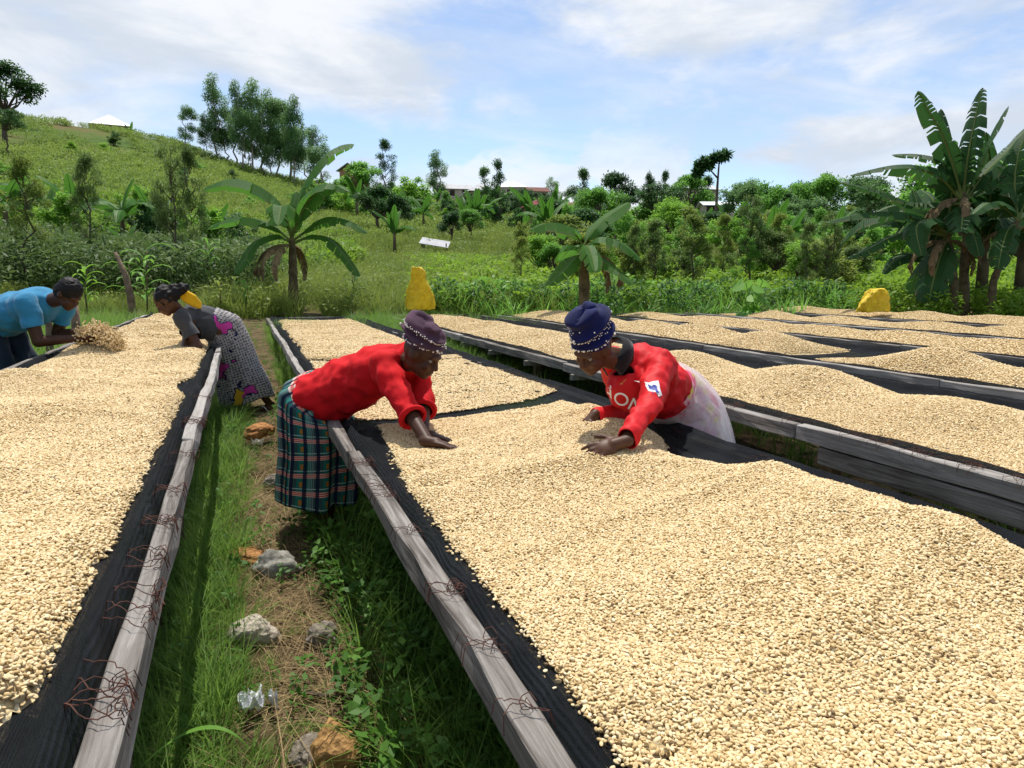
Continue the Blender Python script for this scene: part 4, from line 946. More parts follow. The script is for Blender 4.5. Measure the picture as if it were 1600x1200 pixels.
# ---- man in the blue t-shirt scooping beans
def blue_man():
    p = empty('person'); tag(p, 'person in a blue t-shirt and dark trousers scooping up beans', 'person')
    hip = V(PD(-2, 497, 6.2)); sh = V(PD(74, 472, 6.02)); hf = imdir(.95, 0, .3); lat = hf.cross(UPV)
    b = MB(); ax, fr = torso(b, hip, sh, lat, -UPV, .175)
    shR = sh+lat*.18; shL = sh-lat*.18; wR = V(PD(117, 529, 5.88)); wL = V(PD(119, 519, 6.1)); out = []
    for s_, w_, sd in ((shR, wR, -1), (shL, wL, 1)):
        e = ik(s_, w_, .30, .27, s_-CR*.1-UPV*.5); capsule(b, s_, e, .055, .045); capsule(b, e, w_, .045, .03); hd = nrm(CR*.95-UPV*.1+CT*.05); hand(b, w_, hd, -UPV+CT*(.5 if sd < 0 else -.5), -sd, .35); out.append((s_, e, w_))
    an_ = []
    for s in (1, -1):
        h_ = hip+lat*.09*s-ax*.03; an = hip+lat*.11*s-hf*.02+CR*(.16 if s > 0 else .22); an.z = float(gz(an.x, an.y))+.08
        kl = (V(an)-V(h_)).length*.505; kn = ik(h_, an, kl, kl, h_+hf*.5-UPV*.4); capsule(b, h_, kn, .085, .058); capsule(b, kn, an, .055, .036); foot(b, an, hf); an_.append((h_, kn, an))
    hc = V(PD(107, 460, 5.93)); hfw = imdir(.72, -.62, .25); hu = imdir(.55, .80, .1)
    capsule(b, sh, hc-nrm(hu)*.05-hfw*.03, .058, .056); head(b, hc, hfw, hu, .98); obj('body', fuse('body', b, .007, 3, M_SK1), p)
    t = MB(); torso(t, hip+ax*.03, sh, lat, -UPV, .185, .022, .17, .125); capsule(t, hip+ax*.0, hip+ax*.2, .175, .17); capsule(t, sh-ax*.02, sh+ax*.035, .085, .065)
    for s_, e, w_ in out: capsule(t, s_-ax*.01, s_+(e-s_)*.72, .082, .074)
    m = fuse('t_shirt', t, .009, 4, M_BLUE); wrinkle(m, .011, 8, (1, 1, 2), 33)
    for s_, e, w_ in out: cut(m, s_+(e-s_)*.62, e-s_, .13)
    cut(m, hip+ax*.0, -ax, .36); so = obj('t_shirt', m, p); thick(so, .006)
    t = MB(); ell(t, hip+ax*.02, (.14, .185, .15), (ax, lat, fr))
    for h_, kn, an in an_: capsule(t, h_, kn, .105, .085); capsule(t, kn, an+UPV*.02, .085, .07)
    m = fuse('trousers', t, .009, 4, M_DENIM); wrinkle(m, .018, 8, (1.5, 1.5, 1), 41); obj('trousers', m, p)
    h = MB(); f_, u_ = nrm(hfw), nrm(hu-hfw*hu.dot(hfw)); r_ = f_.cross(u_); ell(h, hc-f_*.012+u_*.042, (.102, .086, .092), (f_, r_, u_)); ell(h, hc-f_*.045+u_*.0, (.075, .082, .085), (f_, r_, u_)); hm = fuse('hair', h, .008, 2, M_HAIR); wrinkle(hm, .006, 60, seed=4); obj('hair', hm, p)
    # the handful pouring from his hands
    n = 3200; c0 = np.array(PD(126, 523, 5.95)); q = rng.random(n); an = rng.random(n)*6.283
    dx = q*.30; pos_ = c0+np.array(RT)*dx[:, None]+np.array([0, 0, 1.0])*(.03+.07*np.sin(q*math.pi)-q*.06+rng.normal(0, .020, n)-rng.random(n)*.10)[:, None]+np.array(FH)*rng.normal(0, .05, n)[:, None]
    o = instancer('falling_coffee_beans', pos_, rng.random((n, 3))*6.28, rng.normal(1.25, .1, n), rng.beta(2.0, 1.9, n), rng.integers(0, 4, n), BEANS)
    tag(o, 'loose coffee beans pouring from the cupped hands of the man in blue', 'beans', None, 'stuff')
blue_man()
# ------------------------------------------------------------------ vegetation
def at_px(px, d):
    """ground point in the direction of a photo column at horizontal distance d along the view"""
    z = CZ
    for _ in range(4):
        q = FH*d+RT*((px-800)/F*(d*math.cos(PITCH)-(z-CZ)*math.sin(PITCH))); z = float(gz(q[0], q[1]))
    return np.array([q[0], q[1], z])
def height_for(px, top, d):
    g = at_px(px, d); return PD(px, top, d)[2]-g[2]
def leaves(n, pts, size, rr, droop=.3, asp=.45, up=None):
    """folded leaf blades (two triangles each) at the given points"""
    pts = np.asarray(pts); n = len(pts)
    a = rr.random(n)*6.283; el = rr.normal(.15-droop, .55, n); dx = np.stack([np.cos(a)*np.cos(el), np.sin(a)*np.cos(el), np.sin(el)], -1)
    sd = np.stack([-np.sin(a), np.cos(a), rr.normal(0, .5, n)], -1); sd /= np.linalg.norm(sd, axis=1)[:, None]
    s = size*rr.uniform(.6, 1.35, n)[:, None]
    p0 = pts; p1 = pts+dx*s*.5+sd*s*asp*.5; p2 = pts+dx*s; p3 = pts+dx*s*.5-sd*s*asp*.5
    v = np.stack([p0, p1, p2, p3], 1).reshape(-1, 3); i = np.arange(n)*4
    return v, np.stack([i, i+1, i+2, i+3], 1)
M_BARK = plain('bark', (0.10, 0.075, 0.055), .9, .4, 6, .6); M_BARKP = plain('pale_bark', (0.30, 0.25, 0.20), .85, .4, 5, .4)
M_EUC = leafmat('eucalyptus_leaf', (0.053, 0.137, 0.040), (0.189, 0.320, 0.111), 0.37, spec=.15, scale=.35)
M_DRK = leafmat('dark_tree_leaf', (0.022, 0.068, 0.022), (0.068, 0.158, 0.041), 0.30, spec=.2, scale=.5)
M_MID = leafmat('mid_green_leaf', (0.059, 0.170, 0.029), (0.182, 0.382, 0.059), 0.42, spec=.2, scale=.5)
M_BRT = leafmat('bright_leaf', (0.086, 0.216, 0.022), (0.237, 0.431, 0.051), 0.47, spec=.2, scale=.8)
M_FEA = leafmat('feathery_leaf', (0.071, 0.142, 0.028), (0.240, 0.301, 0.057), 0.42, spec=.15, scale=1.2)
M_FEA2 = leafmat('feathery_dark_leaf', (0.041, 0.104, 0.031), (0.142, 0.208, 0.053), 0.37, spec=.15, scale=1.2)
def tree_mesh(kind, seed):
    """unit-height tree -> (trunk mesh, crown mesh). kinds give different habits"""
    rr = np.random.default_rng(seed); b = MB(); cl = []; lsize = .04; nl = 5000; asp = .45; droop = .3
    def limb(p0, p1, r0, r1, k=5):
        p0, p1 = np.array(p0, float), np.array(p1, float); pts = [p0+(p1-p0)*t+rr.normal(0, .012*np.linalg.norm(p1-p0)/.3, 3)*(0 < t < 1) for t in np.linspace(0, 1, k)]
        b.tube(pts, list(np.linspace(r0, r1, k)), 7); return pts
    if kind == 'euc':
        tr = limb((0, 0, -.03), (rr.normal(0, .02), rr.normal(0, .02), .95), .013, .003, 9)
        for i in range(24):
            t = rr.uniform(.26, .97); z = t; w_ = .145*math.sin(min(1, (1.06-t)/.5)*math.pi/2)**.8*rr.uniform(.5, 1.2); a = rr.random()*6.283
            c = np.array([math.cos(a)*w_, math.sin(a)*w_, z]); limb((0, 0, z-.07), c, .004, .001, 3); cl.append((c, np.array([.078, .078, .085])*rr.uniform(.7, 1.2)))
        lsize = .026; nl = 7500; asp = .38; droop = .7
    elif kind == 'round':
        limb((0, 0, -.03), (0, 0, .45), .03, .02)
        for i in range(20):
            a = rr.random()*6.283; e = rr.uniform(-.25, 1.4); rad = .34*rr.uniform(.6, 1); c = np.array([math.cos(a)*math.cos(e)*rad, math.sin(a)*math.cos(e)*rad, .58+math.sin(e)*rad*.95])
            limb((0, 0, .35), c, .012, .003, 4); cl.append((c, np.array([.13, .13, .10])*rr.uniform(.7, 1.2)))
        lsize = .045; nl = 6000
    elif kind == 'cone':
        limb((0, 0, -.03), (0, 0, .98), .02, .003, 8)
        for i in range(30):
            t = rr.uniform(.12, 1.0); w_ = .20*min(1, (1.08-t)*1.5)*rr.uniform(.4, 1); a = rr.random()*6.283; c = np.array([math.cos(a)*w_, math.sin(a)*w_, t*.97]); limb((0, 0, max(0, t-.1)), c, .006, .002, 3); cl.append((c, np.array([.085, .085, .07])*rr.uniform(.6, 1.1)))
        lsize = .03; nl = 6500
    elif kind == 'flat':
        limb((0, 0, -.03), (.02, 0, .62), .022, .014, 7)
        for i in range(18):
            a = rr.random()*6.283; rad = rr.uniform(.05, .40); c = np.array([math.cos(a)*rad, math.sin(a)*rad, .78+rr.uniform(-.16, .18)*(1-rad)]); limb((.02, 0, .55), c, .010, .002, 4); cl.append((c, np.array([.13, .13, .07])*rr.uniform(.7, 1.2)))
        lsize = .032; nl = 8000
    elif kind == 'feather':
        k = limb((0, 0, -.03), (rr.normal(0, .03), rr.normal(0, .03), .97), .012, .003, 9)
        for i in range(34):
            t = rr.uniform(.30, 1.0); w_ = .19*math.sin(min(1, (1.05-t)/.6)*math.pi/2)*rr.uniform(.35, 1.1); a = rr.random()*6.283; c = np.array([math.cos(a)*w_, math.sin(a)*w_, t+w_*.35]); limb((0, 0, t-.05), c, .004, .001, 3); cl.append((c, np.array([.05, .05, .045])*rr.uniform(.7, 1.3)))
        lsize = .034; nl = 5200; asp = .22; droop = -.1
    elif kind == 'shrub':
        for i in range(5): a = rr.random()*6.283; limb((0, 0, -.03), (math.cos(a)*.2, math.sin(a)*.2, .5), .018, .006, 4)
        for i in range(22):
            a = rr.random()*6.283; rad = rr.uniform(0, .36); c = np.array([math.cos(a)*rad, math.sin(a)*rad, rr.uniform(.22, .9)*(1-rad*.6)]); cl.append((c, np.array([.12, .12, .10])*rr.uniform(.7, 1.2)))
        lsize = .055; nl = 4200
    pts = []
    w_ = np.array([c[1].prod()**.66 for c in cl]); w_ /= w_.sum()
    for (c, r), k in zip(cl, (w_*nl).astype(int)):
        d = rr.normal(0, 1, (k, 3)); d /= np.linalg.norm(d, axis=1)[:, None]; q = c+d*r*(rr.random((k, 1))**.45)*1.05; pts.append(q)
    v, f = leaves(0, np.vstack(pts), lsize, rr, droop, asp)
    return b, v, f
TREE_CACHE = {}
def tree(kind, px, top, d, label, mat, var=0, width=1.0, group=None, name=None, bark=None, cat='tree', h=None):
    key = (kind, var)
    if key not in TREE_CACHE: TREE_CACHE[key] = tree_mesh(kind, hash(kind) % 1000 if False else sum(map(ord, kind))*7+var)
    b, v, f = TREE_CACHE[key]
    mk = (kind, var, mat.name, (bark or M_BARK).name)
    if mk not in TREE_CACHE:
        TREE_CACHE[mk] = (b.mesh(kind+'_trunk', bark or M_BARK, True), mesh_from(kind+'_crown', v, f, mat))
    tm, cm = TREE_CACHE[mk]
    g = at_px(px, d); h = h if h is not None else height_for(px, top, d)
    o = empty(name or 'tree', g, random.uniform(0, 6.28)); o.scale = (h*width, h*width, h); tag(o, label, cat, group)
    obj('trunk', tm, o); obj('crown', cm, o); return o

# eucalyptus grove on the hill crest
for i, (px, top, w_) in enumerate([(296, 163, 1.25), (322, 178, 1.0), (338, 118, .95), (350, 170, 1.2), (368, 160, 1.2), (380, 128, .8), (398, 124, .9), (418, 132, 1.0), (436, 148, .95), (452, 160, 1.3), (462, 150, .8), (474, 186, 1.0), (428, 200, 1.2), (392, 200, 1.1), (410, 165, 1.0)]):
    tree('euc', px, top, 132+(i % 5)*2.2, 'tall slender eucalyptus in the grove on the hill crest', M_EUC, i % 4, w_, 'eucalyptus grove on the hill crest', 'eucalyptus_tree', M_BARKP)
tree('euc', 500, 197, 128, 'small eucalyptus standing apart just beyond the hill grove', M_EUC, 1, 1.2, None, 'eucalyptus_tree', M_BARKP)
tree('euc', 682, 236, 135, 'lone slim eucalyptus beside the long low house', M_EUC, 2, 1.25, None, 'eucalyptus_tree', M_BARKP)
tree('feather', 604, 222, 110, 'open-crowned tree with a layered top above the dark round bush', M_DRK, 3, 1.0, None, 'open_tree')
tree('round', 12, 88, 95, 'spreading flat-topped tree on the hilltop by the red roof', M_DRK, 0, 1.1, None, 'flat_topped_tree')
tree('flat', 14, 168, 80, 'small dark tree below the flat-topped tree on the hill', M_DRK, 1, .9, None, 'small_tree')
tree('round', 72, 172, 170, 'two dark bushes on the bare hill skyline', M_DRK, 1, 1.2, None, 'skyline_bush', cat='bush', h=4.5)
tree('cone', 778, 251, 88, 'tall dark conical tree in front of the grey-roofed brick house', M_DRK, 0, .8, None, 'conical_tree')
tree('round', 590, 288, 62, 'dark round bushy tree on the slope behind the banana plant', M_DRK, 0, 1.15, None, 'round_tree')
tree('round', 616, 300, 63, 'dark bush merged with the round tree on the slope', M_DRK, 2, 1.1, None, 'round_tree')
tree('round', 706, 328, 55, 'dark bush between the metal-sheet shack and the conical tree', M_DRK, 1, 1.0, None, 'round_tree')
tree('round', 735, 322, 58, 'dark green bush beside the meadow edge below the brick house', M_MID, 2, 1.0, None, 'round_tree')
tree('round', 563, 250, 105, 'domed tree over the brown brick hut', M_MID, 0, 1.2, None, 'domed_tree')
tree('shrub', 640, 262, 100, 'pale leafy tree beside the open-crowned tree', M_BRT, 0, 1.2, None, 'leafy_tree')
tree('cone', 757, 262, 100, 'grey-green tree behind the grey-roofed brick house', M_EUC, 1, 1.1, None, 'conical_tree')
tree('round', 818, 290, 110, 'round dark tree beside the brown-roofed house', M_DRK, 2, 1.1, None, 'round_tree')
tree('euc', 862, 273, 130, 'thin poplar-like tree between the red roofs', M_EUC, 3, 1.1, None, 'slender_tree')
tree('flat', 910, 290, 95, 'flat dark tree left of the big skyline tree', M_DRK, 2, 1.1, None, 'flat_topped_tree')
tree('round', 964, 266, 88, 'big dark rounded tree on the right skyline', M_DRK, 0, 1.0, None, 'round_tree')
tree('shrub', 950, 288, 75, 'mid-green tree below the big dark skyline tree', M_MID, 1, 1.0, None, 'leafy_tree')
tree('cone', 1012, 262, 95, 'pointed tree with a feathery tip on the skyline', M_DRK, 2, .7, None, 'conical_tree')
tree('cone', 1038, 268, 97, 'second pointed tree beside the feathery-tipped one', M_DRK, 1, .7, None, 'conical_tree')
tree('flat', 1022, 286, 70, 'flat dark tree under the two pointed trees', M_DRK, 1, 1.1, None, 'flat_topped_tree')
tree('cone', 1104, 276, 90, 'dark pyramidal tree behind the tall umbrella tree', M_DRK, 1, 1.1, None, 'conical_tree')
tree('round', 1160, 280, 70, 'hazy green tree right of the umbrella tree', M_EUC, 2, 1.1, None, 'round_tree')
tree('shrub', 1190, 274, 60, 'tall wispy green tree above the right thicket', M_MID, 2, 1.0, None, 'leafy_tree')
tree('round', 1215, 290, 80, 'grey-green tree on the right skyline gap', M_EUC, 0, 1.1, None, 'round_tree')
tree('euc', 1272, 283, 150, 'distant bluish tree alone in the skyline gap', M_EUC, 0, 2.2, None, 'distant_tree')
for i, (px, top, d) in enumerate([(1455, 222, 36), (1500, 200, 40), (1575, 215, 38), (1640, 220, 38), (1420, 280, 34)]):
    tree('shrub', px, top, d, 'tall leafy tree behind the banana clump', M_MID, i % 3, .9, 'trees behind the banana clump', 'leafy_tree')
# umbrella tree with a bare trunk
def umbrella_tree():
    d = 58; g = at_px(1120, d); o = empty('umbrella_tree', (0, 0, 0)); tag(o, 'tall bare-trunked umbrella tree with two tufts of leaves', 'tree')
    b = MB(); q = lambda x, y: V(PD(x, y, d)); b.tube([V(g)-UPV*.3, q(1119, 330), q(1121, 290), q(1124, 250)], [.13, .11, .09, .05], 7); b.tube([q(1121, 278), q(1112, 268), q(1104, 264)], [.07, .05, .03], 6); b.build('trunk', M_BARK, o, True)
    rr = np.random.default_rng(5); pts = []
    for x, y, rx, ry in ((1100, 252, 10, 8), (1093, 262, 8, 7), (1108, 256, 8, 6), (1124, 244, 13, 7), (1133, 241, 7, 5), (1116, 246, 7, 5), (1090, 270, 6, 4)):
        c = np.array(PD(x, y, d)); k = 260; dd = rr.normal(0, 1, (k, 3)); dd /= np.linalg.norm(dd, axis=1)[:, None]; pts.append(c+dd*np.array([rx, rx, ry])*d/F*rr.random((k, 1))**.4)
    v, f = leaves(0, np.vstack(pts), .42, rr, .5, .4); obj('crown', mesh_from('crown', v, f, M_DRK), o)
umbrella_tree()
# slim feathery trees
for px, top, d, lab, mt_, vr, w_ in [(50, 246, 21, 'slim feathery tree behind the man in blue', M_FEA, 0, .95), (146, 244, 22, 'slim feathery tree between the man in blue and the leaning post', M_FEA2, 1, .75), (276, 224, 21, 'tall feathery sapling rising behind the woman in grey', M_FEA2, 2, .75), (306, 238, 22.5, 'shorter feathery sapling beside the tall one behind the woman in grey', M_FEA2, 3, .7),
                                 (1082, 338, 20, 'small forked feathery tree above the bright weeds', M_FEA, 1, 1.25), (1022, 345, 22, 'dull feathery bush left of the forked tree', M_FEA2, 0, 1.1), (1168, 305, 22, 'tall dark feathery tree right of the forked tree', M_FEA2, 2, 1.0), (1128, 340, 24, 'yellow-green feathery tree between the forked tree and the tall dark one', M_FEA, 3, 1.0),
                                 (1258, 350, 20, 'thin-stemmed sapling with two trunks near the yellow sack', M_FEA2, 1, .8), (1291, 330, 19.5, 'straight thin sapling beside the yellow sack', M_FEA2, 2, .75), (1215, 335, 25, 'feathery tree in the middle of the right thicket', M_FEA, 0, 1.0)]:
    tree('feather', px, top, d, lab, mt_, vr, w_, None, 'feathery_tree')
# thicket and orchard bushes behind the right-hand tables, and scattered slope bushes
rp = random.Random(11)
for i in range(46):
    px = 820+i*17.5+rp.uniform(-14, 14); d = rp.uniform(27, 62); top = 352-(d-27)*1.35+rp.uniform(-18, 16)
    tree('shrub' if rp.random() < .65 else 'round', px, top, d, 'leafy green bush in the thicket beyond the right-hand tables', rp.choice([M_MID, M_BRT, M_MID, M_DRK, M_FEA]), rp.randint(0, 3), rp.uniform(.8, 1.3), 'bushes of the right thicket', 'leafy_bush', cat='bush')
for i in range(24):
    px = 815+i*23+rp.uniform(-9, 9); d = rp.uniform(20.5, 26)
    tree(rp.choice(['feather', 'shrub', 'feather', 'round']), px, rp.uniform(352, 398), d, 'young leafy tree at the weedy edge of the right thicket', rp.choice([M_FEA, M_FEA2, M_MID, M_BRT]), rp.randint(0, 3), rp.uniform(.85, 1.2), 'young trees at the edge of the right thicket', 'young_tree')
for i in range(75):
    px = rp.uniform(480, 880); d = rp.uniform(75, 142)
    tree('shrub', px, 0, d, 'bush among the houses on the far slope', rp.choice([M_MID, M_DRK, M_BRT, M_MID]), rp.randint(0, 3), rp.uniform(.9, 1.5), 'bushes on the far slope', 'leafy_bush', cat='bush', h=rp.uniform(1.6, 4.2))
for i in range(34):
    px = rp.uniform(850, 1560); d = rp.uniform(64, 140)
    tree(rp.choice(['shrub', 'round', 'round', 'cone']), px, 0, d, 'tree in the woodland beyond the right thicket', rp.choice([M_MID, M_DRK, M_EUC, M_MID]), rp.randint(0, 2), rp.uniform(.9, 1.3), 'woodland trees beyond the thicket', 'leafy_tree', h=rp.uniform(3.5, 7.5))
for i in range(22):
    px = rp.uniform(-60, 470); d = rp.uniform(40, 125)
    tree('shrub', px, 0, d, 'low bush on the grassy hillside', rp.choice([M_MID, M_DRK, M_BRT]), rp.randint(0, 3), rp.uniform(1.0, 1.6), 'low bushes on the grassy hillside', 'leafy_bush', cat='bush', h=rp.uniform(1.0, 2.4))
for i in range(12):
    px = -40+i*40+rp.uniform(-15, 15); d = rp.uniform(30, 40)
    tree('shrub', px, 0, d, 'leafy bush behind the left cassava patch', rp.choice([M_MID, M_DRK, M_BRT]), rp.randint(0, 3), rp.uniform(.9, 1.3), 'bushes behind the cassava patch', 'leafy_bush', cat='bush', h=rp.uniform(1.6, 2.8))

# ------------------------------------------------------------------ banana plants
def bananamat(name, dark, light, tr):
    t = MT(name); c = t.coord('UV'); w_ = t.nd('ShaderNodeTexWave', wave_type='BANDS', bands_direction='Y'); t.l.new(c, w_.inputs[0]); w_.inputs['Scale'].default_value = 14; w_.inputs['Distortion'].default_value = .3
    s = t.nd('ShaderNodeSeparateXYZ'); t.l.new(c, s.inputs[0]); n = t.noise(t.pos(), 3, 4)
    col = t.mix(t.math('ADD', t.math('MULTIPLY', n, .6), t.math('MULTIPLY', w_.outputs['Fac'], .35)), dark, light)
    col = t.mix(t.maprange(t.math('ABSOLUTE', s.outputs['X']), .03, .07, .85, 0.0), col, (0.22, 0.28, 0.08))
    col = t.mix(t.math('MULTIPLY', t.maprange(t.math('ABSOLUTE', s.outputs['X']), .86, 1.0), t.maprange(t.noise(t.pos(), 7, 4), .5, .62)), col, (0.16, 0.11, 0.055))
    t.set(Base_Color=col, Roughness=.5, Specular_IOR_Level=.2); t.bump(w_.outputs['Fac'], .3, .01); t.translucent(t.mix(.5, col, tuple(min(1, q*1.6) for q in light)), tr); return t.m
M_BAN = bananamat('banana_leaf', (0.026, 0.105, 0.014), (0.085, 0.21, 0.028), .45); M_BANB = bananamat('banana_leaf_bright', (0.035, 0.12, 0.015), (0.085, 0.22, 0.028), .36); M_BAND = bananamat('banana_leaf_dark', (0.014, 0.055, 0.014), (0.042, 0.115, 0.026), .32)
M_DRYL = plain('dry_banana_leaf', (0.17, 0.12, 0.06), .9, .4, 6); M_STEM = plain('banana_stem', (0.11, 0.085, 0.04), .8, .6, 7, .5)
def banana_leaf(pts, width, seed, tear=.35, mat=None, fold=.30, petiole=.14):
    """arched midrib through pts; two halves cut into ribbons that hang and tear"""
    rr = random.Random(seed); P0 = [V(q) for q in pts]; n = 26; cur = []
    k = len(P0)-1
    for i in range(n+1):        # Catmull-Rom along the midrib
        t = i/n*k; a = min(int(t), k-1); u = t-a; p0 = P0[max(a-1, 0)]; p1 = P0[a]; p2 = P0[a+1]; p3 = P0[min(a+2, k)]
        cur.append(.5*((2*p1)+(p2-p0)*u+(2*p0-5*p1+4*p2-p3)*u*u+(3*p1-p0-3*p2+p3)*u**3))
    L_ = sum((cur[i+1]-cur[i]).length for i in range(n)); b = MB()
    b.tube(cur, [.030*L_/2*(1-.85*i/n)+.002 for i in range(n+1)], 5)
    b.uv = [(0.0, 0.0)]*len(b.v)
    for s in (-1, 1):
        i0 = int(n*petiole); i = i0
        while i < n:
            run = rr.choice((1, 1, 2, 3)) if rr.random() < tear else rr.choice((3, 4, 5)); j = min(n, i+run); sag = rr.uniform(-.12, .28)*(1 if rr.random() < tear+.2 else .3); short = rr.uniform(.82, 1.0) if rr.random() < tear else 1
            v = []; uv = []
            for q in range(i, j+1):
                g = (q-i0)/(n-i0); w_ = width*.5*min(1, (g*5.5)**.6)*(max(0, 1-g**3.2))**.62*short
                t = (cur[min(q+1, n)]-cur[max(q-1, 0)]).normalized(); sd = t.cross(Vector((0, 0, 1)))
                sd = sd.normalized() if sd.length > .12 else (CR-t*CR.dot(t)).normalized()
                nu_ = sd.cross(t).normalized(); gap = .0 if q not in (i, j) or run > 4 else .10*w_*(1 if q == i else -1)*tear
                for m_, (fx, dz) in enumerate(((0, 0), (.5, .20-fold*.25), (1, -.02-fold-sag))):
                    pz = cur[q]+sd*s*w_*fx*math.cos(.25*fx*(fold+sag))+(nu_*dz*w_ if dz > 0 else Vector((0, 0, dz*w_)))+t*gap*fx+t*w_*.18*fx
                    v.append(pz); uv.append((s*fx, g*L_))
            m = j-i+1; f = [(a*3+c, a*3+c+1, a*3+c+4, a*3+c+3) for a in range(m-1) for c in range(2)]
            b.add(v, f, uv); i = j
    return b.mesh('leaf', mat or M_BAN, False, True)
def arc(base, az, el, length, droop, n=5):
    """midrib points: leave at an elevation and bend over"""
    pts = [V(base)]; p = V(base); st = length/(n-1); e = el
    for i in range(n-1):
        e = el-droop*((i+.5)/(n-1))**1.3; p = p+Vector((math.sin(az)*math.cos(e), math.cos(az)*math.cos(e), math.sin(e)))*st; pts.append(p)
    return pts
def hero_banana(px, base, d, stem, leafs, label, mat, seed, dry=3, cat='banana plant', thick_=.13):
    g = at_px(px, d); o = empty('banana_plant', (0, 0, 0)); tag(o, label, cat)
    q = [V(PD(x, y, d)) for x, y in stem]; q = [V(g)-UPV*.2]+q; b = MB(); rr = random.Random(seed)
    sub = []
    for i in range(len(q)-1):
        for k in range(6): sub.append(q[i]+(q[i+1]-q[i])*k/6)
    sub.append(q[-1]); b.tube(sub, [thick_*(1-.55*i/(len(sub)-1))*rr.uniform(.9, 1.12) for i in range(len(sub))], 10); b.build('pseudostem', M_STEM, o, True)
    for i, (pl, w_, tr, dz) in enumerate(leafs):
        pts = [V(PD(x, y, d+dz*k/(len(pl)-1))) for k, (x, y) in enumerate(pl)]; w_ *= 1.32
        obj('leaf', banana_leaf(pts, w_, seed*10+i, min(.95, tr+.18), mat), o)
    for i in range(dry):
        a = rr.random()*6.28; obj('dry_leaf', banana_leaf(arc(q[-1]-UPV*.15, a, .1, 1.3, 2.2), .22, seed*77+i, .9, M_DRYL, .9), o)
    return o
hero_banana(458, 485, 17, [(458, 430), (457, 400), (456, 372)], [
    ([(455, 369), (440, 329), (410, 298), (365, 284), (318, 296)], .62, .15, -.4), ([(456, 369), (470, 309), (495, 262), (525, 235), (553, 226)], .62, .2, .5),
    ([(456, 372), (475, 324), (500, 297), (525, 291), (545, 300)], .55, .15, -.6), ([(454, 376), (425, 353), (385, 342), (350, 348), (325, 358)], .42, .2, .6),
    ([(458, 376), (490, 354), (520, 342), (550, 350), (574, 364)], .46, .25, -.3), ([(454, 379), (430, 369), (400, 380), (382, 405), (368, 428)], .42, .25, -.8),
    ([(459, 380), (490, 369), (520, 378), (545, 408), (560, 432)], .34, .3, -.7), ([(455, 374), (447, 337), (440, 322), (437, 335), (435, 352)], .5, .2, -1.2), ([(456, 374), (462, 329), (464, 300)], .3, .1, .4)],
    'banana plant with broad arching leaves behind the middle table end', M_BAN, 3, 5)
hero_banana(912, 470, 15.5, [(913, 445), (912, 410), (910, 385)], [
    ([(911, 385), (898, 365), (875, 354), (852, 352), (828, 360)], .50, .1, -.4), ([(911, 385), (925, 362), (945, 342), (965, 328), (983, 316)], .50, .1, .5), ([(911, 388), (935, 375), (958, 376), (980, 388), (1002, 408)], .46, .2, -.4),
    ([(910, 390), (895, 385), (885, 395), (875, 408)], .42, .2, .7), ([(910, 395), (890, 408), (875, 425), (857, 446)], .42, .15, -.8), ([(912, 395), (935, 405), (960, 420), (990, 445)], .36, .15, -.8), ([(911, 388), (918, 385), (925, 400), (930, 425)], .36, .3, -1.2)],
    'banana plant with drooping leaves behind the woman in the blue hat', M_BAN, 4, 2)
hero_banana(1506, 475, 17.5, [(1506, 430), (1510, 370), (1505, 300)], [
    ([(1503, 310), (1490, 260), (1472, 210), (1452, 175), (1434, 142)], .62, .75, -.3), ([(1503, 310), (1492, 265), (1480, 215), (1470, 170)], .5, .6, .5), ([(1505, 305), (1512, 250), (1522, 195), (1535, 137)], .52, .9, .2),
    ([(1507, 308), (1530, 265), (1550, 215), (1576, 166)], .56, .3, -.3), ([(1503, 315), (1475, 282), (1440, 265), (1390, 262), (1330, 274)], .55, .7, -.5), ([(1502, 318), (1465, 320), (1420, 318), (1370, 300), (1310, 284)], .42, .9, .5),
    ([(1507, 315), (1545, 290), (1580, 270), (1625, 255)], .5, .4, -.5), ([(1503, 315), (1480, 260), (1440, 244), (1394, 242)], .36, .6, .8), ([(1506, 320), (1505, 330), (1503, 350), (1502, 362)], .55, .3, -1.3), ([(1508, 318), (1540, 320), (1562, 340), (1574, 385)], .5, .5, -.6), ([(1508, 315), (1540, 270), (1575, 235), (1610, 195)], .5, .4, .5)],
    'tallest banana plant of the clump, tattered upright leaves', M_BAND, 5, 6)
hero_banana(1490, 475, 17.2, [(1490, 440), (1488, 400), (1480, 365)], [
    ([(1480, 365), (1440, 345), (1400, 335), (1350, 335), (1290, 348)], .5, .7, -.5), ([(1480, 368), (1440, 362), (1395, 370), (1355, 390), (1322, 405)], .42, .6, -.6), ([(1480, 366), (1455, 345), (1432, 355), (1440, 400)], .5, .3, -.9), ([(1482, 370), (1470, 400), (1458, 440), (1452, 470)], .6, .2, -.7), ([(1482, 368), (1500, 350), (1520, 365), (1530, 400)], .5, .4, -.7), ([(1480, 370), (1460, 385), (1435, 420), (1425, 460)], .5, .3, .4)],
    'lower banana plant of the clump with long sideways leaves', M_BAND, 6, 3, thick_=.11)
hero_banana(1545, 475, 16.8, [(1552, 440), (1572, 390), (1590, 345)], [
    ([(1590, 345), (1570, 325), (1545, 318), (1520, 335)], .45, .5, -.5), ([(1590, 345), (1610, 300), (1630, 260), (1650, 240)], .5, .5, .3), ([(1590, 345), (1620, 335), (1650, 350), (1670, 390)], .5, .4, -.4), ([(1588, 350), (1575, 360), (1565, 390), (1560, 420)], .45, .5, -.7), ([(1590, 345), (1585, 290), (1592, 240), (1605, 205)], .5, .6, .2)],
    'leaning banana plant on the outer side of the clump', M_BAND, 7, 3, thick_=.10)
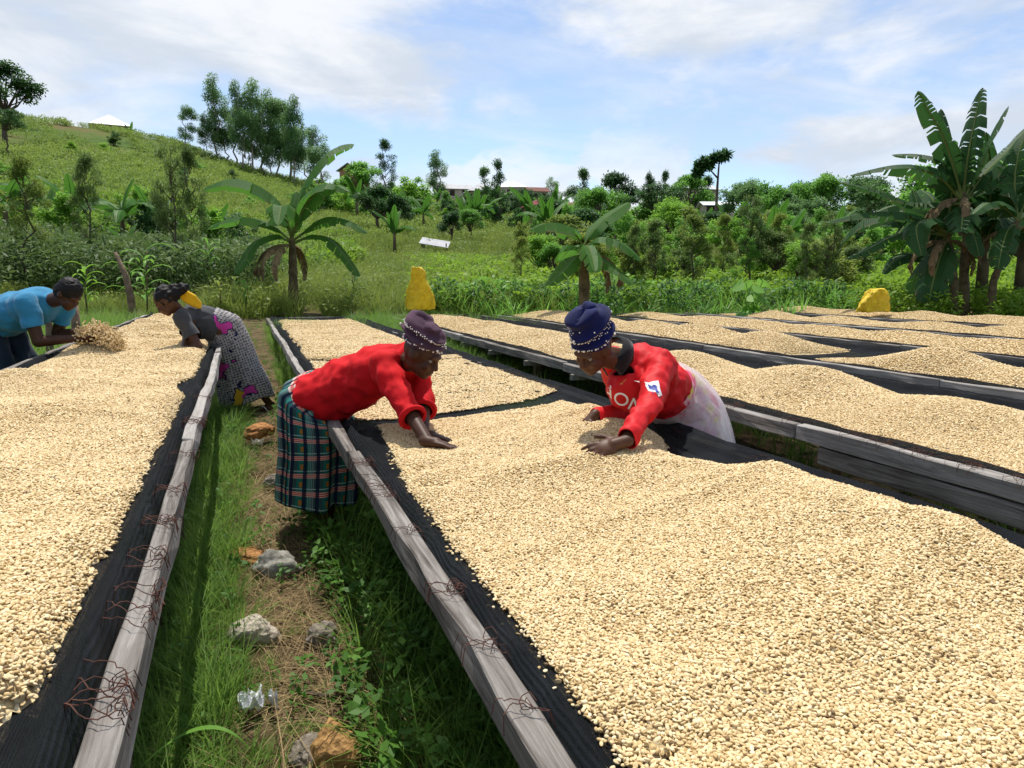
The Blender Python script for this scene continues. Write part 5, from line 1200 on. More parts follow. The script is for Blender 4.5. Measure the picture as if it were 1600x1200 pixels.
# generic banana plants further off share leaf shapes
GLEAF = [banana_leaf(arc((0, 0, 0), 0, e_, 1.0, dr), .28, 300+i, te, None, .35) for i, (e_, dr, te) in enumerate([(1.2, .9, .2), (1.0, 1.6, .4), (.7, 1.7, .5), (1.35, .5, .1)])]
GL = {}
GST = MB(); GST.tube([(0, 0, -.15), (0, 0, .3), (0, 0, .62)], [.045, .038, .025], 8); GST = GST.mesh('pseudostem', M_STEM, True)
def small_banana(px, d, h, label, mat, seed, group=None, n=7):
    g = at_px(px, d); o = empty('banana_plant', g, random.Random(seed).uniform(0, 6.28)); o.scale = (h,)*3; tag(o, label, 'banana plant', group); rr = random.Random(seed); obj('pseudostem', GST, o)
    for i in range(n):
        k = (rr.randint(0, 3), mat.name)
        if k not in GL:
            m = GLEAF[k[0]].copy(); m.materials.clear(); m.materials.append(mat); GL[k] = m
        obj('leaf', GL[k], o, loc=(0, 0, .45+.15*rr.random()), rot=(rr.uniform(-.15, .15), rr.uniform(-.15, .15), i*6.283/n+rr.uniform(-.4, .4)), scale=rr.uniform(.5, .75))
for px, d, h, lab, mt_ in [(195, 31, 3.0, 'lush banana plant with upright glossy leaves in the left plot', M_BANB), (118, 32, 2.7, 'banana plant beside the feathery tree in the left plot', M_BANB), (14, 30, 3.0, 'banana plant at the outer end of the left plot', M_BANB), (245, 33, 2.5, 'banana plant right of the lush one in the left plot', M_BAN), (200, 27, 1.4, 'short bright banana shoot below the lush banana plant', M_BANB), (340, 34, 2.2, 'low banana plant behind the broad-leaved one', M_BANB), (80, 33, 2.4, 'banana plant with a yellowing leaf in the left plot', M_BAN), (-40, 30, 3, 'outermost banana plant of the left plot', M_BAN),
                           (617, 44, 2.6, 'small bright banana plant beside the metal-sheet shack', M_BANB), (1200, 27, 2.6, 'bright young banana leaves in the right thicket', M_BANB), (1225, 28, 2.4, 'second young banana in the right thicket', M_BANB), (205, 142, 3.4, 'tattered banana plant beside the white pyramid roof', M_BAN)]:
    small_banana(px, d, h, lab, mt_, int(px)+500)
for px, h, lab in [(1468, 3.6, 'leafy banana sucker on the inner side of the clump'), (1530, 3.5, 'broad banana plant behind the tallest one of the clump'), (1590, 3.6, 'banana plant at the back of the leaning one'), (1440, 2.4, 'short banana sucker in front of the rusty roofed shed')]:
    small_banana(px, 19.0, h, lab, M_BAND, int(px)+40, None, 10)
for i in range(38):
    px = rp.uniform(540, 1320); d = rp.uniform(62, 120) if px < 830 else rp.uniform(45, 90)
    small_banana(px, d, rp.uniform(3.0, 4.4) if px < 1000 else rp.uniform(2.2, 3.2), 'banana plant in the village plots on the slope', rp.choice([M_BAN, M_BANB, M_BANB]), 900+i, 'banana plants in the village plots')
# ------------------------------------------------------------------ ground cover (uncountable: stuff)
def instleaf(name, dark, light, trans=.3, rough=.55):
    t = MT(name); r = t.attr('tone'); col = t.ramp(r, [(0.05, dark), (0.95, light)]); t.set(Base_Color=col, Roughness=rough, Specular_IOR_Level=.2)
    t.translucent(t.mix(.4, col, tuple(min(1, q*1.5) for q in light)), trans); return t.m
M_GR = instleaf('grass_blade', (0.055, 0.145, 0.022), (0.20, 0.33, 0.055), .42); M_WD = instleaf('weed_leaf', (0.030, 0.095, 0.014), (0.100, 0.220, 0.030), .3); M_BW = instleaf('bright_weed_leaf', (0.09, 0.20, 0.016), (0.270, 0.420, 0.04), .42)
M_MEAD = instleaf('meadow_grass', (0.075, 0.135, 0.022), (0.23, 0.29, 0.055), .36); M_CAS = instleaf('cassava_leaf', (0.034, 0.080, 0.020), (0.120, 0.185, 0.048), .34); M_HILL = instleaf('hill_grass', (0.085, 0.175, 0.026), (0.265, 0.345, 0.070), .38); M_STRAW = instleaf('dry_straw', (0.16, 0.105, 0.05), (0.40, 0.30, 0.15), .1, .8)
def blades(n, h, w, spread, lean, seed, bend=.6):
    rr = np.random.default_rng(seed); v = []; f = []
    for i in range(n):
        a = rr.random()*6.283; r = spread*rr.random()**.6; bx, by = math.cos(a)*r, math.sin(a)*r; b = a+rr.normal(0, .7); hh = h*rr.uniform(.45, 1.1); ln = lean*rr.uniform(.3, 1.4); k = len(v); ww = w*rr.uniform(.7, 1.2); sx_, sy_ = -math.sin(b), math.cos(b)
        for t in (0, .4, .75, 1):
            x = bx+math.cos(b)*ln*hh*t**1.8; y = by+math.sin(b)*ln*hh*t**1.8; z = hh*(t-bend*.35*ln*t*t); q = ww*(1-t**1.7)*.5
            if t < 1: v += [(x-sx_*q, y-sy_*q, z), (x+sx_*q, y+sy_*q, z)]
            else: v.append((x, y, z))
        f += [(k, k+1, k+3, k+2), (k+2, k+3, k+5, k+4), (k+4, k+5, k+6)]
    return v, f
def leafy(n, h, size, spread, seed, asp=.5, stems=5, droop=.2):
    rr = np.random.default_rng(seed); pts = []
    for i in range(n):
        a = rr.random()*6.283; z = h*rr.uniform(.12, 1)**.8; r = spread*(.25+.75*rr.random()**.5)*(1-.35*(z/h)); pts.append((math.cos(a)*r, math.sin(a)*r, z))
    v, f = leaves(0, pts, size, rr, droop, asp); return v, f
def src(nm, vf, mat): return source(nm, mesh_from(nm, vf[0], vf[1], mat))
GRASS = [src('grass_tuft_%d' % i, blades(15, .15, .0062, .05, 1.0, 40+i), M_GR) for i in range(4)]
GRASST = [src('tall_grass_%d' % i, blades(16, .34, .007, .06, .9, 60+i), M_GR) for i in range(3)]
WEED = [src('weed_%d' % i, leafy(22, .15, .042, .07, 70+i, .55), M_WD) for i in range(3)]
STRAW = [src('straw_%d' % i, blades(9, .16, .003, .06, 5.0, 80+i, .98), M_STRAW) for i in range(3)]
BW = [src('bright_weed_%d' % i, leafy(110, .62, .12, .34, 90+i, .5), M_BW) for i in range(3)]
MEAD = [src('meadow_tuft_%d' % i, blades(60, .62, .017, .30, .7, 100+i), M_MEAD) for i in range(3)]+[src('meadow_weed', leafy(80, .55, .10, .30, 108, .4), M_MEAD)]
CASS = [src('cassava_%d' % i, leafy(150, 1.15, .17, .42, 110+i, .3, droop=.35), M_CAS) for i in range(3)]
HILL = [src('hill_tuft_%d' % i, leafy(60, .55, .22, .55, 120+i, .35, droop=-.2), M_HILL) for i in range(3)]
def scatter(name, X, Y, sc, sources, label, cat, tone=None, lean=.12, zoff=0.0):
    n = len(X); Z = gz(X, Y)+zoff; rot = np.stack([rng.normal(0, lean, n), rng.normal(0, lean, n), rng.random(n)*6.283], -1)
    if tone is None: tone = np.clip(.5+.35*fnoise(X, Y, .8, 77)+rng.normal(0, .18, n), 0, 1)
    o = instancer(name, np.stack([X, Y, Z], -1), rot, sc, tone, rng.integers(0, len(sources), n), sources); tag(o, label, cat, None, 'stuff'); print(name, n); return o
def rect(x0, x1, y0, y1, dens):
    n = int((x1-x0)*(y1-y0)*dens); return rng.uniform(x0, x1, n), rng.uniform(y0, y1, n)
STONES = [(396, 992, .095), (503, 995, .072), (430, 888, .105), (388, 866, .09), (524, 1180, .085), (482, 1172, .07), (405, 675, .11), (432, 752, .07), (394, 1128, .10), (428, 1124, .07), (415, 640, .22), (515, 828, .12)]
def clear(x, y):
    k = np.ones(len(x), bool)
    for a, b_, r in STONES:
        c = P(a, b_, .02); k &= np.hypot(x-c[0], y-c[1]+.03) > r*1.05
    return k
def path_bare(x, y):
    """0 on the trodden strip, 1 in the grass"""
    c = .20+.06*np.sin(y*1.1); w_ = .23+.07*fnoise(x*0, y, .9, 91); e = np.abs(x-c)/w_
    patch = np.exp(-((y-4.4)/1.7)**2)*1.0+.5*(y > 5.5)+.36
    return np.clip(1-patch*np.exp(-e**2*.8)-.25*fnoise(x, y, 3, 92), 0, 1)
x, y = rect(-.75, 1.3, .55, 15.5, 620); k = rng.random(len(x)) < np.where(y > 8, .35, 1)*np.where(x > .75, .4, 1)*(.15+.85*path_bare(x, y)); k &= clear(x, y); x, y = x[k], y[k]
scatter('path_grass', x, y, rng.uniform(.42, .95, len(x))*(.35+.6*path_bare(x, y)), GRASS, 'short green grass growing along the path between the tables', 'grass')
x, y = rect(-.34, -.06, .6, 14, 200); scatter('rail_grass', x, y, rng.uniform(.35, .85, len(x)), GRASST, 'longer grass blades along the foot of the table by the path', 'grass')
x, y = rect(.36, 1.3, .7, 14, 75); scatter('shade_grass', x, y, rng.uniform(.5, 1.05, len(x)), GRASST, 'tall shaded grass under the middle table', 'grass', np.clip(rng.normal(.6, .2, len(x)), 0, 1))
x, y = rect(.28, .85, 1.6, 8, 120); scatter('shade_weeds', x, y, rng.uniform(.6, 1.4, len(x)), WEED, 'small leafy weeds along the foot of the middle table', 'weeds', np.clip(rng.normal(.6, .2, len(x)), 0, 1))
x, y = rect(-.4, .35, .8, 9, 26); k = clear(x, y); x, y = x[k], y[k]; scatter('path_weeds', x, y, rng.uniform(.4, .9, len(x)), WEED, 'scattered leafy weeds in the path grass', 'weeds')
x, y = rect(-.05, .45, 1.0, 9, 240); k = rng.random(len(x)) < 1.05-path_bare(x, y); x, y = x[k], y[k]; scatter('path_straw', x, y, rng.uniform(.5, 1.2, len(x)), STRAW, 'trodden dry straw on the bare part of the path', 'straw', zoff=.004)
x, y = rect(1.9, 2.8, 1.0, 15, 160); scatter('aisle_grass', x, y, rng.uniform(.6, 1.2, len(x)), GRASST, 'rank grass in the aisle behind the woman in the blue hat', 'grass', np.clip(rng.normal(.4, .2, len(x)), 0, 1))
x, y = rect(-5.5, -1.6, 4, 15.5, 90); scatter('verge_grass', x, y, rng.uniform(.7, 1.4, len(x)), GRASST, 'grass behind the table where the man in blue stands', 'grass')
x, y = rect(2.7, 11, 1.5, 15.5, 22); scatter('table_grass', x, y, rng.uniform(.6, 1.1, len(x)), GRASST, 'grass under and between the right-hand tables', 'grass')
def fan(px0, px1, d0, d1, dens):
    area = .5*(d1**2-d0**2)*(px1-px0)/F; n = int(area*dens); d = np.sqrt(rng.uniform(d0**2, d1**2, n)); s = (rng.uniform(px0, px1, n)-800)/F*d
    return FH[0]*d+RT[0]*s, FH[1]*d+RT[1]*s, d, 800+s/d*F
x, y, d, px = fan(640, 1750, 16, 40, 5.0); k = ((y > 15.7) | (x > 13.3)) & (rng.random(len(x)) < np.clip((px-560)/320, .25, 1)); scatter('bright_weeds', x[k], y[k], rng.uniform(.7, 1.25, k.sum()), BW, 'bed of bright green weeds beyond the right-hand tables', 'weeds')
x, y, d, px = fan(330, 1000, 15.5, 46, 8.5); k = (y > 15.5); k &= rng.random(len(x)) < np.clip(1-(px-760)/300, .15, 1); scatter('meadow', x[k], y[k], rng.uniform(.6, 1.3, k.sum()), MEAD, 'tall meadow grass behind the middle table', 'grass')
x, y, d, px = fan(330, 1100, 46, 90, 1.6); scatter('far_meadow', x, y, rng.uniform(1.1, 2.1, len(x)), MEAD, 'meadow on the slope below the houses', 'grass')
x, y, d, px = fan(-260, 430, 18.5, 29, 5.0); k = (y > 16.5); scatter('cassava_patch', x[k], y[k], rng.uniform(.75, 1.25, k.sum()), CASS, 'dark leafy cassava patch behind the left table', 'crop')
x, y, d, px = fan(-260, 420, 15.0, 19.5, 9.0); k = (y > 14.6); scatter('verge_weeds', x[k], y[k], rng.uniform(.3, .75, k.sum()), MEAD, 'ragged weeds between the left table and the cassava patch', 'weeds')
x, y, d, px = fan(-260, 560, 29, 60, 2.2); scatter('plot_weeds', x, y, rng.uniform(.9, 1.7, len(x)), BW+HILL, 'mixed weeds around the left banana plot', 'weeds', np.clip(.35+.35*fnoise(x, y, .2, 78)+rng.normal(0, .15, len(x)), 0, 1))
x, y, d, px = fan(-260, 620, 56, 149, 1.15); k = fnoise(x, y, .045, 79)+.5*fnoise(x, y+x*.5, .22, 80) > -.42; scatter('hill_grass', x[k], y[k], rng.uniform(.8, 1.7, k.sum()), HILL, 'tufted grass covering the hillside', 'grass', np.clip(.5+.4*fnoise(x[k], y[k], .06, 81)+rng.normal(0, .15, k.sum()), 0, 1))
x, y, d, px = fan(620, 1750, 60, 149, .45); scatter('slope_grass', x, y, rng.uniform(1.0, 2.0, len(x)), HILL, 'grass and scrub on the far slope', 'grass', np.clip(.35+.3*fnoise(x, y, .06, 81)+rng.normal(0, .15, len(x)), 0, 1))

# ------------------------------------------------------------------ separate plants near the tables
STRAPM = [mesh_from('strap_leaves', *blades(26, .85, .040, .16, 1.0, 140+i, .9), M_MID) for i in range(3)]
for i in range(30):
    px = 690+i*22+rp.uniform(-8, 8); d = rp.uniform(15.8, 17.4) if px < 960 else rp.uniform(16.4, 18.6); g = at_px(px, d)
    o = obj('strap_leaf_plant', STRAPM[i % 3], None, g-np.array([0, 0, .05]), (0, 0, rp.uniform(0, 6.28)), rp.uniform(.75, 1.2)); tag(o, 'strap-leaved plant in the hedge row behind the tables', 'plant', 'strap-leaved plants behind the tables')
BUSHM = [mesh_from('bush_leaves', *leafy(260, .75, .11, .42, 150+i, .45), m_) for i, m_ in enumerate([M_DRK, M_MID, M_BRT])]
for i in range(26):
    px = 690+i*25+rp.uniform(-10, 10); d = rp.uniform(16.2, 17.8) if px < 960 else rp.uniform(17, 19); g = at_px(px, d)
    o = obj('hedge_bush', BUSHM[i % 2], None, g, (0, 0, rp.uniform(0, 6.28)), rp.uniform(.8, 1.15)); tag(o, 'low leafy bush in the hedge row behind the tables', 'bush', 'low hedge bushes behind the tables')
def stalk_plant(px, d, h, n, label, mat, seed, lw=.07, name='maize_plant', yellow=False):
    g = at_px(px, d); o = empty(name, g); tag(o, label, 'plant'); rr = random.Random(seed); b = MB(); b.tube([(0, 0, -.1), (rr.uniform(-.04, .04), 0, h*.5), (rr.uniform(-.08, .08), 0, h)], [.02, .016, .006], 6); b.build('stem', M_STEM, o, True)
    for i in range(n):
        t = .25+.75*i/n; a = i*2.4+rr.uniform(-.3, .3); pts = arc((0, 0, h*t), a, .95, h*.5*rr.uniform(.7, 1.1), 1.9, 6); v = []; f = []
        for k, p_ in enumerate(pts):
            w_ = lw*.5*math.sin(math.pi*min(1, (k+.6)/6))*(1 if k < 5 else .15); sd = Vector((math.cos(a), -math.sin(a), 0)); v += [p_-sd*w_, p_+Vector((0, 0, -.01)), p_+sd*w_]
        for k in range(5):
            for c in range(2): f.append((k*3+c, k*3+c+1, k*3+c+4, k*3+c+3))
        obj('leaf', mesh_from('leaf', v, f, mat), o)
stalk_plant(138, 15.2, 1.0, 16, 'leafy shrub with long narrow leaves behind the man in blue', M_BRT, 1, .07, 'narrow_leaf_shrub'); stalk_plant(230, 14.9, 1.35, 12, 'maize stalk with drooping leaves beside the leaning post', M_MID, 2, .08)
stalk_plant(206, 15.4, 1.1, 9, 'thin maize plant behind the leaning post', M_MID, 3, .07); stalk_plant(330, 19, 1.4, 18, 'upright narrow-leaved plant behind the woman in grey', M_MID, 4, .06, 'narrow_leaf_shrub'); stalk_plant(345, 15.5, .7, 14, 'yellowing drooping plant behind the woman in grey', M_FEA, 5, .06, 'drooping_plant')
stalk_plant(385, 16, .7, 14, 'low leafy plant beside the banana stem', M_MID, 6, .09, 'leafy_plant'); stalk_plant(555, 18, .8, 12, 'dark narrow-leaved plant in the meadow behind the middle table', M_DRK, 7, .06, 'narrow_leaf_shrub')
# big heart-leaved plant at the table end
def heart_plant():
    g = at_px(1172, 15.6); o = empty('heart_leaf_plant', g); tag(o, 'plant with large heart-shaped leaves at the end of the right-hand tables', 'plant'); rr = random.Random(4)
    for i in range(14):
        a = i*2.4; h = rr.uniform(.25, .95); r = rr.uniform(.12, .42); c = Vector((math.cos(a)*r, math.sin(a)*r, h)); b = MB(); b.tube([(0, 0, 0), c*.5+Vector((0, 0, h*.2)), c], .008, 5); b.build('stem', M_MID, o)
        M = Matrix.Rotation(a, 3, 'Z') @ Matrix.Rotation(rr.uniform(.4, .9), 3, 'Y'); s = rr.uniform(.14, .22); v = [c]+[c+M @ Vector((s*(math.cos(t)*.75+.35-.35*abs(math.sin(t*.5))**6), s*.85*math.sin(t), -.04*abs(math.sin(t)))) for t in np.linspace(-2.9, 2.9, 15)]
        obj('leaf', mesh_from('leaf', v, [(0, k, k+1) for k in range(1, 15)], M_MID), o)
heart_plant()

# ------------------------------------------------------------------ houses
M_TIN = plain('pale_tin_roof', (0.62, 0.63, 0.64), .5, .12, 1.5); M_RED_R = plain('red_tin_roof', (0.20, 0.035, 0.04), .8, .25, 1.2); M_RUSTR = plain('rust_tin_roof', (0.15, 0.06, 0.045), .85, .35, 1.2); M_GREYR = plain('grey_tin_roof', (0.36, 0.36, 0.37), .55, .2, 1.2)
M_BRICK = plain('mud_brick_wall', (0.36, 0.20, 0.11), .9, .25, 2.5, .3); M_PLAST = plain('pale_plaster_wall', (0.50, 0.42, 0.33), .9, .2, 2); M_DOOR = plain('dark_door', (0.05, 0.035, 0.028), .7, .3)
def house(px, py, d, w_, dep, wall, rise, label, roof, wallm=M_BRICK, hip=True, rz=0.0, over=.35, openings=True):
    g = at_px(px, d); base = PD(px, py, d); z0 = base[2]; o = empty('house', (g[0], g[1], z0), -YAW+rz); tag(o, label, 'house')
    b = MB(); b.box((0, 0, (wall-1.0)/2), (w_, dep, wall+1.0)); b.build('wall', wallm, o)
    W2, D2 = w_/2+over, dep/2+over; z = wall+.01; t = .06
    if hip:
        ridge = max(0, W2-D2)*.9; top = [(-ridge, 0, z+rise), (ridge, 0, z+rise)] if ridge > .2 else [(0, 0, z+rise)]*2
        lo = [(-W2, -D2, z), (W2, -D2, z), (W2, D2, z), (-W2, D2, z)]; v = lo+top+[(x_, y_, z_-t) for x_, y_, z_ in lo]
        f = [(0, 1, 5, 4), (1, 2, 5), (2, 3, 4, 5), (3, 0, 4), (0, 6, 7, 1), (1, 7, 8, 2), (2, 8, 9, 3), (3, 9, 6, 0), (6, 9, 8, 7)]
    else:
        v = [(-W2, -D2, z), (W2, -D2, z), (W2, D2, z), (-W2, D2, z), (-W2, 0, z+rise), (W2, 0, z+rise)]; v += [(x_, y_, z_-t) for x_, y_, z_ in v]
        f = [(0, 1, 5, 4), (3, 4, 5, 2), (0, 4, 10, 6), (4, 3, 9, 10), (1, 7, 11, 5), (5, 11, 8, 2), (0, 6, 7, 1), (2, 8, 9, 3), (6, 10, 11, 7), (9, 8, 11, 10)]
        gb = MB(); gb.add([(-w_/2, -dep/2, wall), (-w_/2, dep/2, wall), (-w_/2, 0, wall+rise*.85), (w_/2, -dep/2, wall), (w_/2, dep/2, wall), (w_/2, 0, wall+rise*.85)], [(0, 2, 1), (3, 4, 5)]); gb.build('gable', wallm, o)
    obj('roof', mesh_from('roof', v, f, roof), o)
    if openings:
        q = MB(); q.box((-w_*.08, -dep/2-.012, wall*.42), (.85, .06, wall*.8)); q.build('door', M_DOOR, o)
        for sx_ in (-.33, .28): q = MB(); q.box((w_*sx_, -dep/2-.012, wall*.58), (.8, .06, .75)); q.build('window', M_DOOR, o)
    return o
house(174, 205, 147, 6.2, 6.2, .6, 2.3, 'white pyramid tin roof on the hill crest', M_TIN, M_BRICK, True, .5, .4, False)
house(-6, 196, 128, 6.5, 6, 2.0, 2.2, 'red roofed house at the hilltop under the flat-topped tree', M_RED_R, M_BRICK, True, .3)
house(555, 286, 108, 2.6, 3.0, 1.5, 1.0, 'brown brick hut with a steep gable under the domed tree', M_GREYR, M_BRICK, False, 1.2)
house(708, 308, 140, 6.0, 4, 1.2, 1.0, 'long low house beside the lone eucalyptus', M_GREYR, M_PLAST, False, .25)
house(751, 319, 125, 4.2, 4.2, 1.8, 1.5, 'small brick house with a pale grey pyramid roof', M_GREYR, M_BRICK, True, .3)
house(800, 314, 130, 4.5, 4, 2.0, 1.2, 'house with a pale roof partly behind the conical tree', M_TIN, M_PLAST, True)
house(838, 316, 125, 3.0, 3.0, 1.5, .8, 'brown roofed house above the maroon roof', M_RUSTR, M_PLAST, False, .2)
house(843, 341, 92, 2.7, 2.8, 1.3, 1.0, 'maroon roofed house among the banana plants', M_RED_R, M_BRICK, True, .4)
house(905, 342, 88, 2.8, 2.4, 1.2, .6, 'low red-brown roofed house right of the maroon roof', M_RUSTR, M_BRICK, False, .1)
house(1080, 322, 95, 4.4, 4, 1.8, 1.6, 'white roofed house left of the umbrella tree trunk', M_TIN, M_PLAST, True, .4); house(1118, 336, 84, 3.0, 2.6, .9, .5, 'small whitewashed shed behind the umbrella tree', M_TIN, M_PLAST, False)
house(1370, 424, 44, 2.8, 2.4, 1.0, .55, 'rusty roofed shed beside the banana clump', M_RUSTR, M_DOOR, False, .3, .25, False)
def shack():
    g = at_px(680, 46); o = empty('sheet_shelter', g, -YAW); tag(o, 'low shelter roofed with a bright metal sheet in the meadow', 'shelter')
    b = MB(); M = Matrix.Rotation(.16, 3, 'Y') @ Matrix.Rotation(.30, 3, 'X'); z = max(PD(682, 391, 46)[2]-g[2], .9)
    b.box((0, 0, z), (1.7, 1.4, .04), M=M); b.build('roof', M_GREYR, o)
    for x_, y_ in ((-.7, -.5), (.7, -.5), (-.7, .5), (.7, .5)): b = MB(); b.box((x_, y_, z*.46), (.07, .07, z*.92)); b.build('post', M_POST, o)
shack()

# ------------------------------------------------------------------ posts, sacks, stones, litter
b = MB(); q = [at_px(208, 14.6)-np.array([0, 0, .1]), PD(204, 462, 14.55), PD(196, 430, 14.5), PD(180, 394, 14.5)]; b.tube(q, [.075, .068, .055, .03], 9); tag(b.build('leaning_post', M_POST, None, True), 'weathered wooden post leaning beside the maize stalk', 'post')
b = MB(); g = at_px(118, 9.0); b.tube([g-np.array([0, 0, .1]), PD(119, 512, 9.0), PD(116, 478, 9.0)], [.055, .05, .045], 8); tag(b.build('short_post', M_POST, None, True), 'short wooden post behind the hands of the man in blue', 'post')
b = MB(); g = at_px(78, 9.0); b.tube([g-np.array([0, 0, .1]), PD(77, 512, 9.0), PD(74, 490, 9.0)], [.045, .04, .035], 8); tag(b.build('thin_post', M_POST, None, True), 'thin wooden post beneath the shirt of the man in blue', 'post')
def sackmat():
    t = MT('yellow_woven_sack'); c = t.coord('Object', (1, 1, 1)); n = t.noise(c, 9, 5, .6); t.set(Base_Color=t.ramp(n, [(0.3, (0.66, 0.44, 0.006)), (0.7, (0.86, 0.64, 0.012))]), Roughness=.45, Specular_IOR_Level=.4); t.bump(t.noise(c, 5, 5, .6, 2.5), 1.0, .05); t.translucent((.75, .52, .02), .15); return t.m
M_SACK = sackmat()
def sack(name, outline, d, label, seed, depth):
    """crumpled sack: stacked uneven cross-sections"""
    rr = random.Random(seed); v = []; f = []; n = 22; rows = len(outline)
    for i, (y_, x0, x1) in enumerate(outline):
        g = i/(rows-1); c = V(PD((x0+x1)/2, y_, d)); hw = (x1-x0)/2/F*d
        for j in range(n):
            a = 2*math.pi*j/n; cr = 1+.10*math.sin(3*a+i*.9+seed)+.06*math.sin(7*a+i*1.7); v.append(c+CR*(hw*math.copysign(abs(math.cos(a))**.8, math.cos(a))*cr)+CT*(depth*(1-.35*g)*math.sin(a)*cr)+UPV*rr.uniform(-.006, .006))
    for i in range(rows-1):
        for j in range(n): f.append((i*n+j, i*n+(j+1) % n, (i+1)*n+(j+1) % n, (i+1)*n+j))
    f.append(tuple(range(n-1, -1, -1)))
    c = len(v); v.append(V(PD((outline[-1][1]+outline[-1][2])/2, outline[-1][0]+10, d))); 
    for j in range(n): f.append(((rows-1)*n+j, (rows-1)*n+(j+1) % n, c))
    m = mesh_from(name, v, f, M_SACK); bm = bmesh.new(); bm.from_mesh(m); bmesh.ops.subdivide_edges(bm, edges=bm.edges, cuts=3, use_grid_fill=True)
    for w_ in bm.verts:      # soft dents and a few long creases
        q_ = w_.co*5.0; k = abs(mnoise.noise(q_+Vector((seed, 0, 0))))*.055+abs(mnoise.noise(q_*2.1+Vector((0, seed, 0))))*.035; w_.co = w_.co-(w_.co-V(PD((outline[0][1]+outline[0][2])/2, outline[rows//2][0], d))).normalized()*k
    bm.to_mesh(m); bm.free(); m.polygons.foreach_set('use_smooth', [True]*len(m.polygons)); o = obj(name, m); tag(o, label, 'sack'); return o
sack('yellow_sack', [(485, 633, 678), (478, 633, 680), (465, 635, 679), (452, 637, 676), (440, 640, 671), (430, 640, 667), (422, 641, 663), (416, 642, 658)], 15.3, 'upright yellow sack standing at the corner of the table', 2, .16)
sack('yellow_sack', [(488, 1338, 1388), (483, 1338, 1390), (474, 1341, 1389), (464, 1348, 1388), (456, 1354, 1387), (450, 1360, 1384)], 15.0, 'crumpled yellow sack lying open near the banana clump', 5, .2)
def stone(px, py, r, label, mat, seed, sq=(1, .8, .6), name='stone'):
    c = P(px, py, 0.0); g = float(gz(c[0], c[1])); c = P(px, py, g+.02)
    r *= 1.15; bm = bmesh.new(); bmesh.ops.create_icosphere(bm, subdivisions=4, radius=1)
    for v in bm.verts:
        p_ = v.co.copy(); k = 1+.34*mnoise.noise(p_*1.1+Vector((seed, 0, 0)))+.14*mnoise.noise(p_*3.2+Vector((seed, 3, 0)))+.05*mnoise.noise(p_*9)
        q = p_*k; q = Vector((round(q.x*2.2)/2.2*.25+q.x*.75, round(q.y*2.2)/2.2*.25+q.y*.75, q.z)); v.co = Vector((q.x*sq[0], q.y*sq[1], q.z*sq[2]))*r
    m = bpy.data.meshes.new(name); bm.to_mesh(m); bm.free(); m.materials.append(mat); m.polygons.foreach_set('use_smooth', [True]*len(m.polygons))
    o = obj(name, m, None, (c[0], c[1], g+r*sq[2]*.45), (0, 0, seed*1.3)); tag(o, label, 'stone'); return o
def stonemat(name, a, b_, s=9):
    t = MT(name); c = t.coord('Object'); n = t.noise(c, s*4, 7, .7); v_ = t.voro(c, s*5); t.set(Base_Color=t.mix(1.0, t.ramp(n, [(0.3, a), (0.68, b_)]), t.ramp(v_, [(0.0, .5), (0.25, 1.0)]), 'MULTIPLY'), Roughness=.9, Specular_IOR_Level=.15); t.bump(t.math('ADD', n, v_), .8, .012); return t.m
M_S1 = stonemat('pale_stone', (0.24, 0.20, 0.15), (0.62, 0.55, 0.45)); M_S2 = stonemat('grey_stone', (0.10, 0.085, 0.065), (0.30, 0.26, 0.21)); M_S3 = stonemat('ochre_stone', (0.20, 0.105, 0.035), (0.48, 0.28, 0.11)); M_S4 = stonemat('dark_stone', (0.07, 0.07, 0.055), (0.42, 0.40, 0.35), 5); M_BRK = stonemat('brick_lump', (0.24, 0.10, 0.035), (0.48, 0.24, 0.09))
stone(396, 992, .082, 'pale cream stone on the grass of the path', M_S1, 2, (1.15, .85, .7)); stone(503, 995, .060, 'rounded grey stone on the path beside the pale one', M_S2, 5, (1, .9, .75)); stone(430, 888, .092, 'dark and white pitted stone on the path', M_S4, 7, (1.1, .8, .7)); stone(388, 866, .075, 'half-buried orange clay lump near the pitted stone', M_BRK, 9, (1.5, .8, .35))
stone(524, 1180, .070, 'ochre block of stone on the path', M_S3, 11, (1.1, .95, 1.0)); stone(482, 1172, .058, 'grey stone beside the ochre block', M_S2, 13, (1.1, .9, .6)); stone(405, 675, .09, 'orange brick lump on the path below the woman in grey', M_BRK, 15, (1.2, .8, .6)); stone(432, 752, .06, 'brown stone touching the plaid skirt hem', M_S2, 17, (1.2, .8, .7))
M_PLA = MT('clear_litter'); M_PLA.set(Base_Color=(0.78, 0.79, 0.80), Roughness=.45, Specular_IOR_Level=.5); M_PLA.bump(M_PLA.noise(M_PLA.coord(), 40, 4, .6, 1), 1.0, .01); M_PLA = M_PLA.m
def litter(px, py, w_, h_, label, seed, mat=None, cat='litter', name='plastic_scrap'):
    c = P(px, py, 0.0); g = float(gz(c[0], c[1])); rr = random.Random(seed); v = []; f = []; n = 12
    for i in range(n):
        for j in range(n):
            u, t = i/(n-1)-.5, j/(n-1)-.5; k = 1-.6*abs(u*t*4); v.append((u*w_*k, t*h_*k, .07+.05*mnoise.noise(Vector((u*5+seed, t*5, 0)))+.012*mnoise.noise(Vector((u*14, t*14, seed)))))
    for i in range(n-1):
        for j in range(n-1): f.append((i*n+j, (i+1)*n+j, (i+1)*n+j+1, i*n+j+1))
    o = obj(name, mesh_from(name, v, f, mat or M_PLA), None, (c[0], c[1], g), (0, 0, seed)); thick(o, .003); tag(o, label, cat); return o
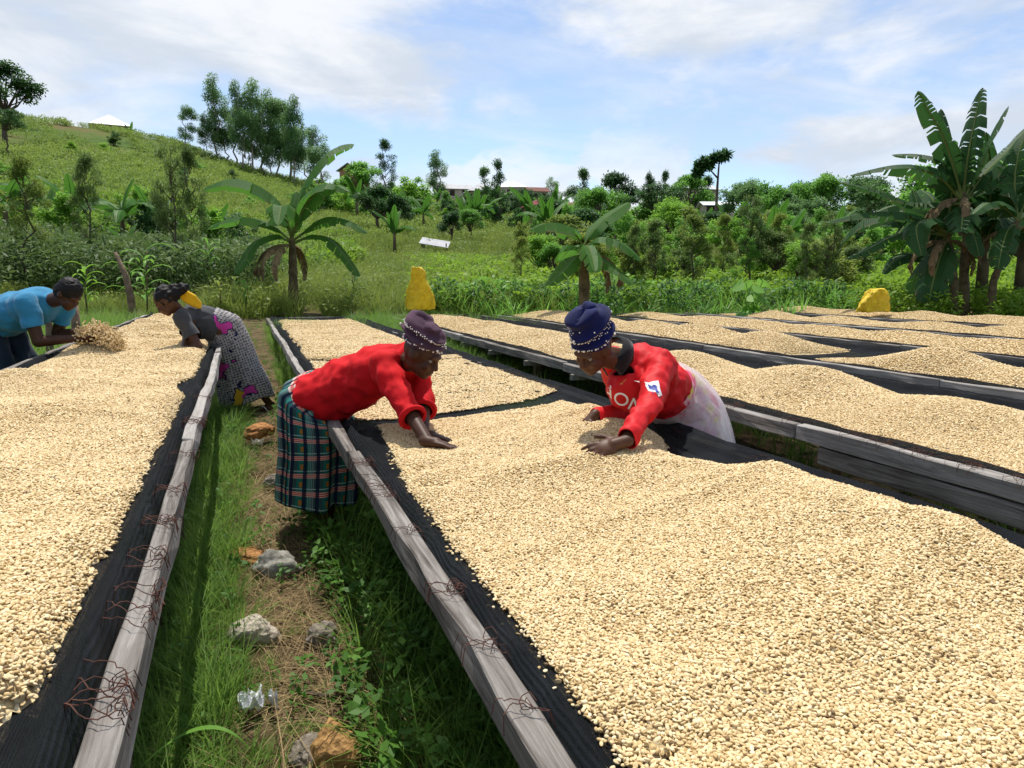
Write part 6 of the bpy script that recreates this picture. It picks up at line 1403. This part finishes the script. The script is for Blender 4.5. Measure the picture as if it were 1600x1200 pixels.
litter(394, 1128, .12, .10, 'crumpled clear plastic bag on the path grass', 1); litter(428, 1124, .06, .03, 'small clear plastic strip beside the crumpled bag', 2); litter(405, 742, .10, .05, 'white scrap of paper on the bare path', 3, plain('paper', (.62, .58, .52), .8))
b = MB(); c = [P(450, 1078, .03), P(490, 1084, .04), P(545, 1092, .03), P(575, 1090, .02)]; b.tube(c, [.006, .007, .006, .003], 6); tag(b.build('twig', M_BARK), 'dark dry twig lying on the path grass', 'twig')
# a long arching grass leaf by the near rail
v = []; f = []
for k, t in enumerate(np.linspace(0, 1, 16)):
    p_ = np.array(P(190, 1230, .02))*(1-t)**2+2*t*(1-t)*np.array(P(320, 1080, .30))+t*t*np.array(P(390, 1170, .16)); w_ = .012*math.sin(math.pi*min(1, t*.9+.1)); v += [p_-FH*w_, p_+np.array([0, 0, -.004]), p_+FH*w_]
for k in range(15):
    for c_ in range(2): f.append((k*3+c_, k*3+c_+1, k*3+c_+4, k*3+c_+3))
tag(obj('grass_leaf', mesh_from('grass_leaf', v, f, M_MID)), 'single long arching grass leaf beside the weathered rail', 'grass')
# loose beans: those that lie singly on the net and the nearest ones
BM = [bean_mesh('coffee_bean', 20+i, M_BEAN1) for i in range(4)]
def loose_beans():
    n = 0; T = TC
    while n < 300:
        x_, y_ = rng.uniform(.45, 1.5), rng.uniform(.95, 1.45) if n > 60 else rng.uniform(1.0, 3.4)
        m, h = f_c1(np.array([x_]), np.array([y_])); m = m[0]; h = h[0]
        px, py, dp = pxy(np.array([[x_, y_, .8]]))
        if not (0 < px[0] < 1600 and py[0] < 1195): continue
        if n <= 60 and not (-.035 < m < .002): continue
        if n > 60 and m < .01: continue
        z = float(netz(T, np.array([x_]), np.array([y_]))[0])+(max(h, 0)+.011 if m > 0 else .008)
        o = obj('coffee_bean', BM[n % 4], None, (x_, y_, z), (rng.normal(0, .4)+(math.pi if rng.random() < .4 else 0), rng.normal(0, .3), rng.random()*6.28), .86)
        tag(o, 'stray coffee bean lying on the black net at the heap edge' if n <= 60 else 'coffee bean on top of the foreground heap', 'coffee bean', 'stray beans on the net' if n <= 60 else 'beans on top of the foreground heap'); n += 1
loose_beans()
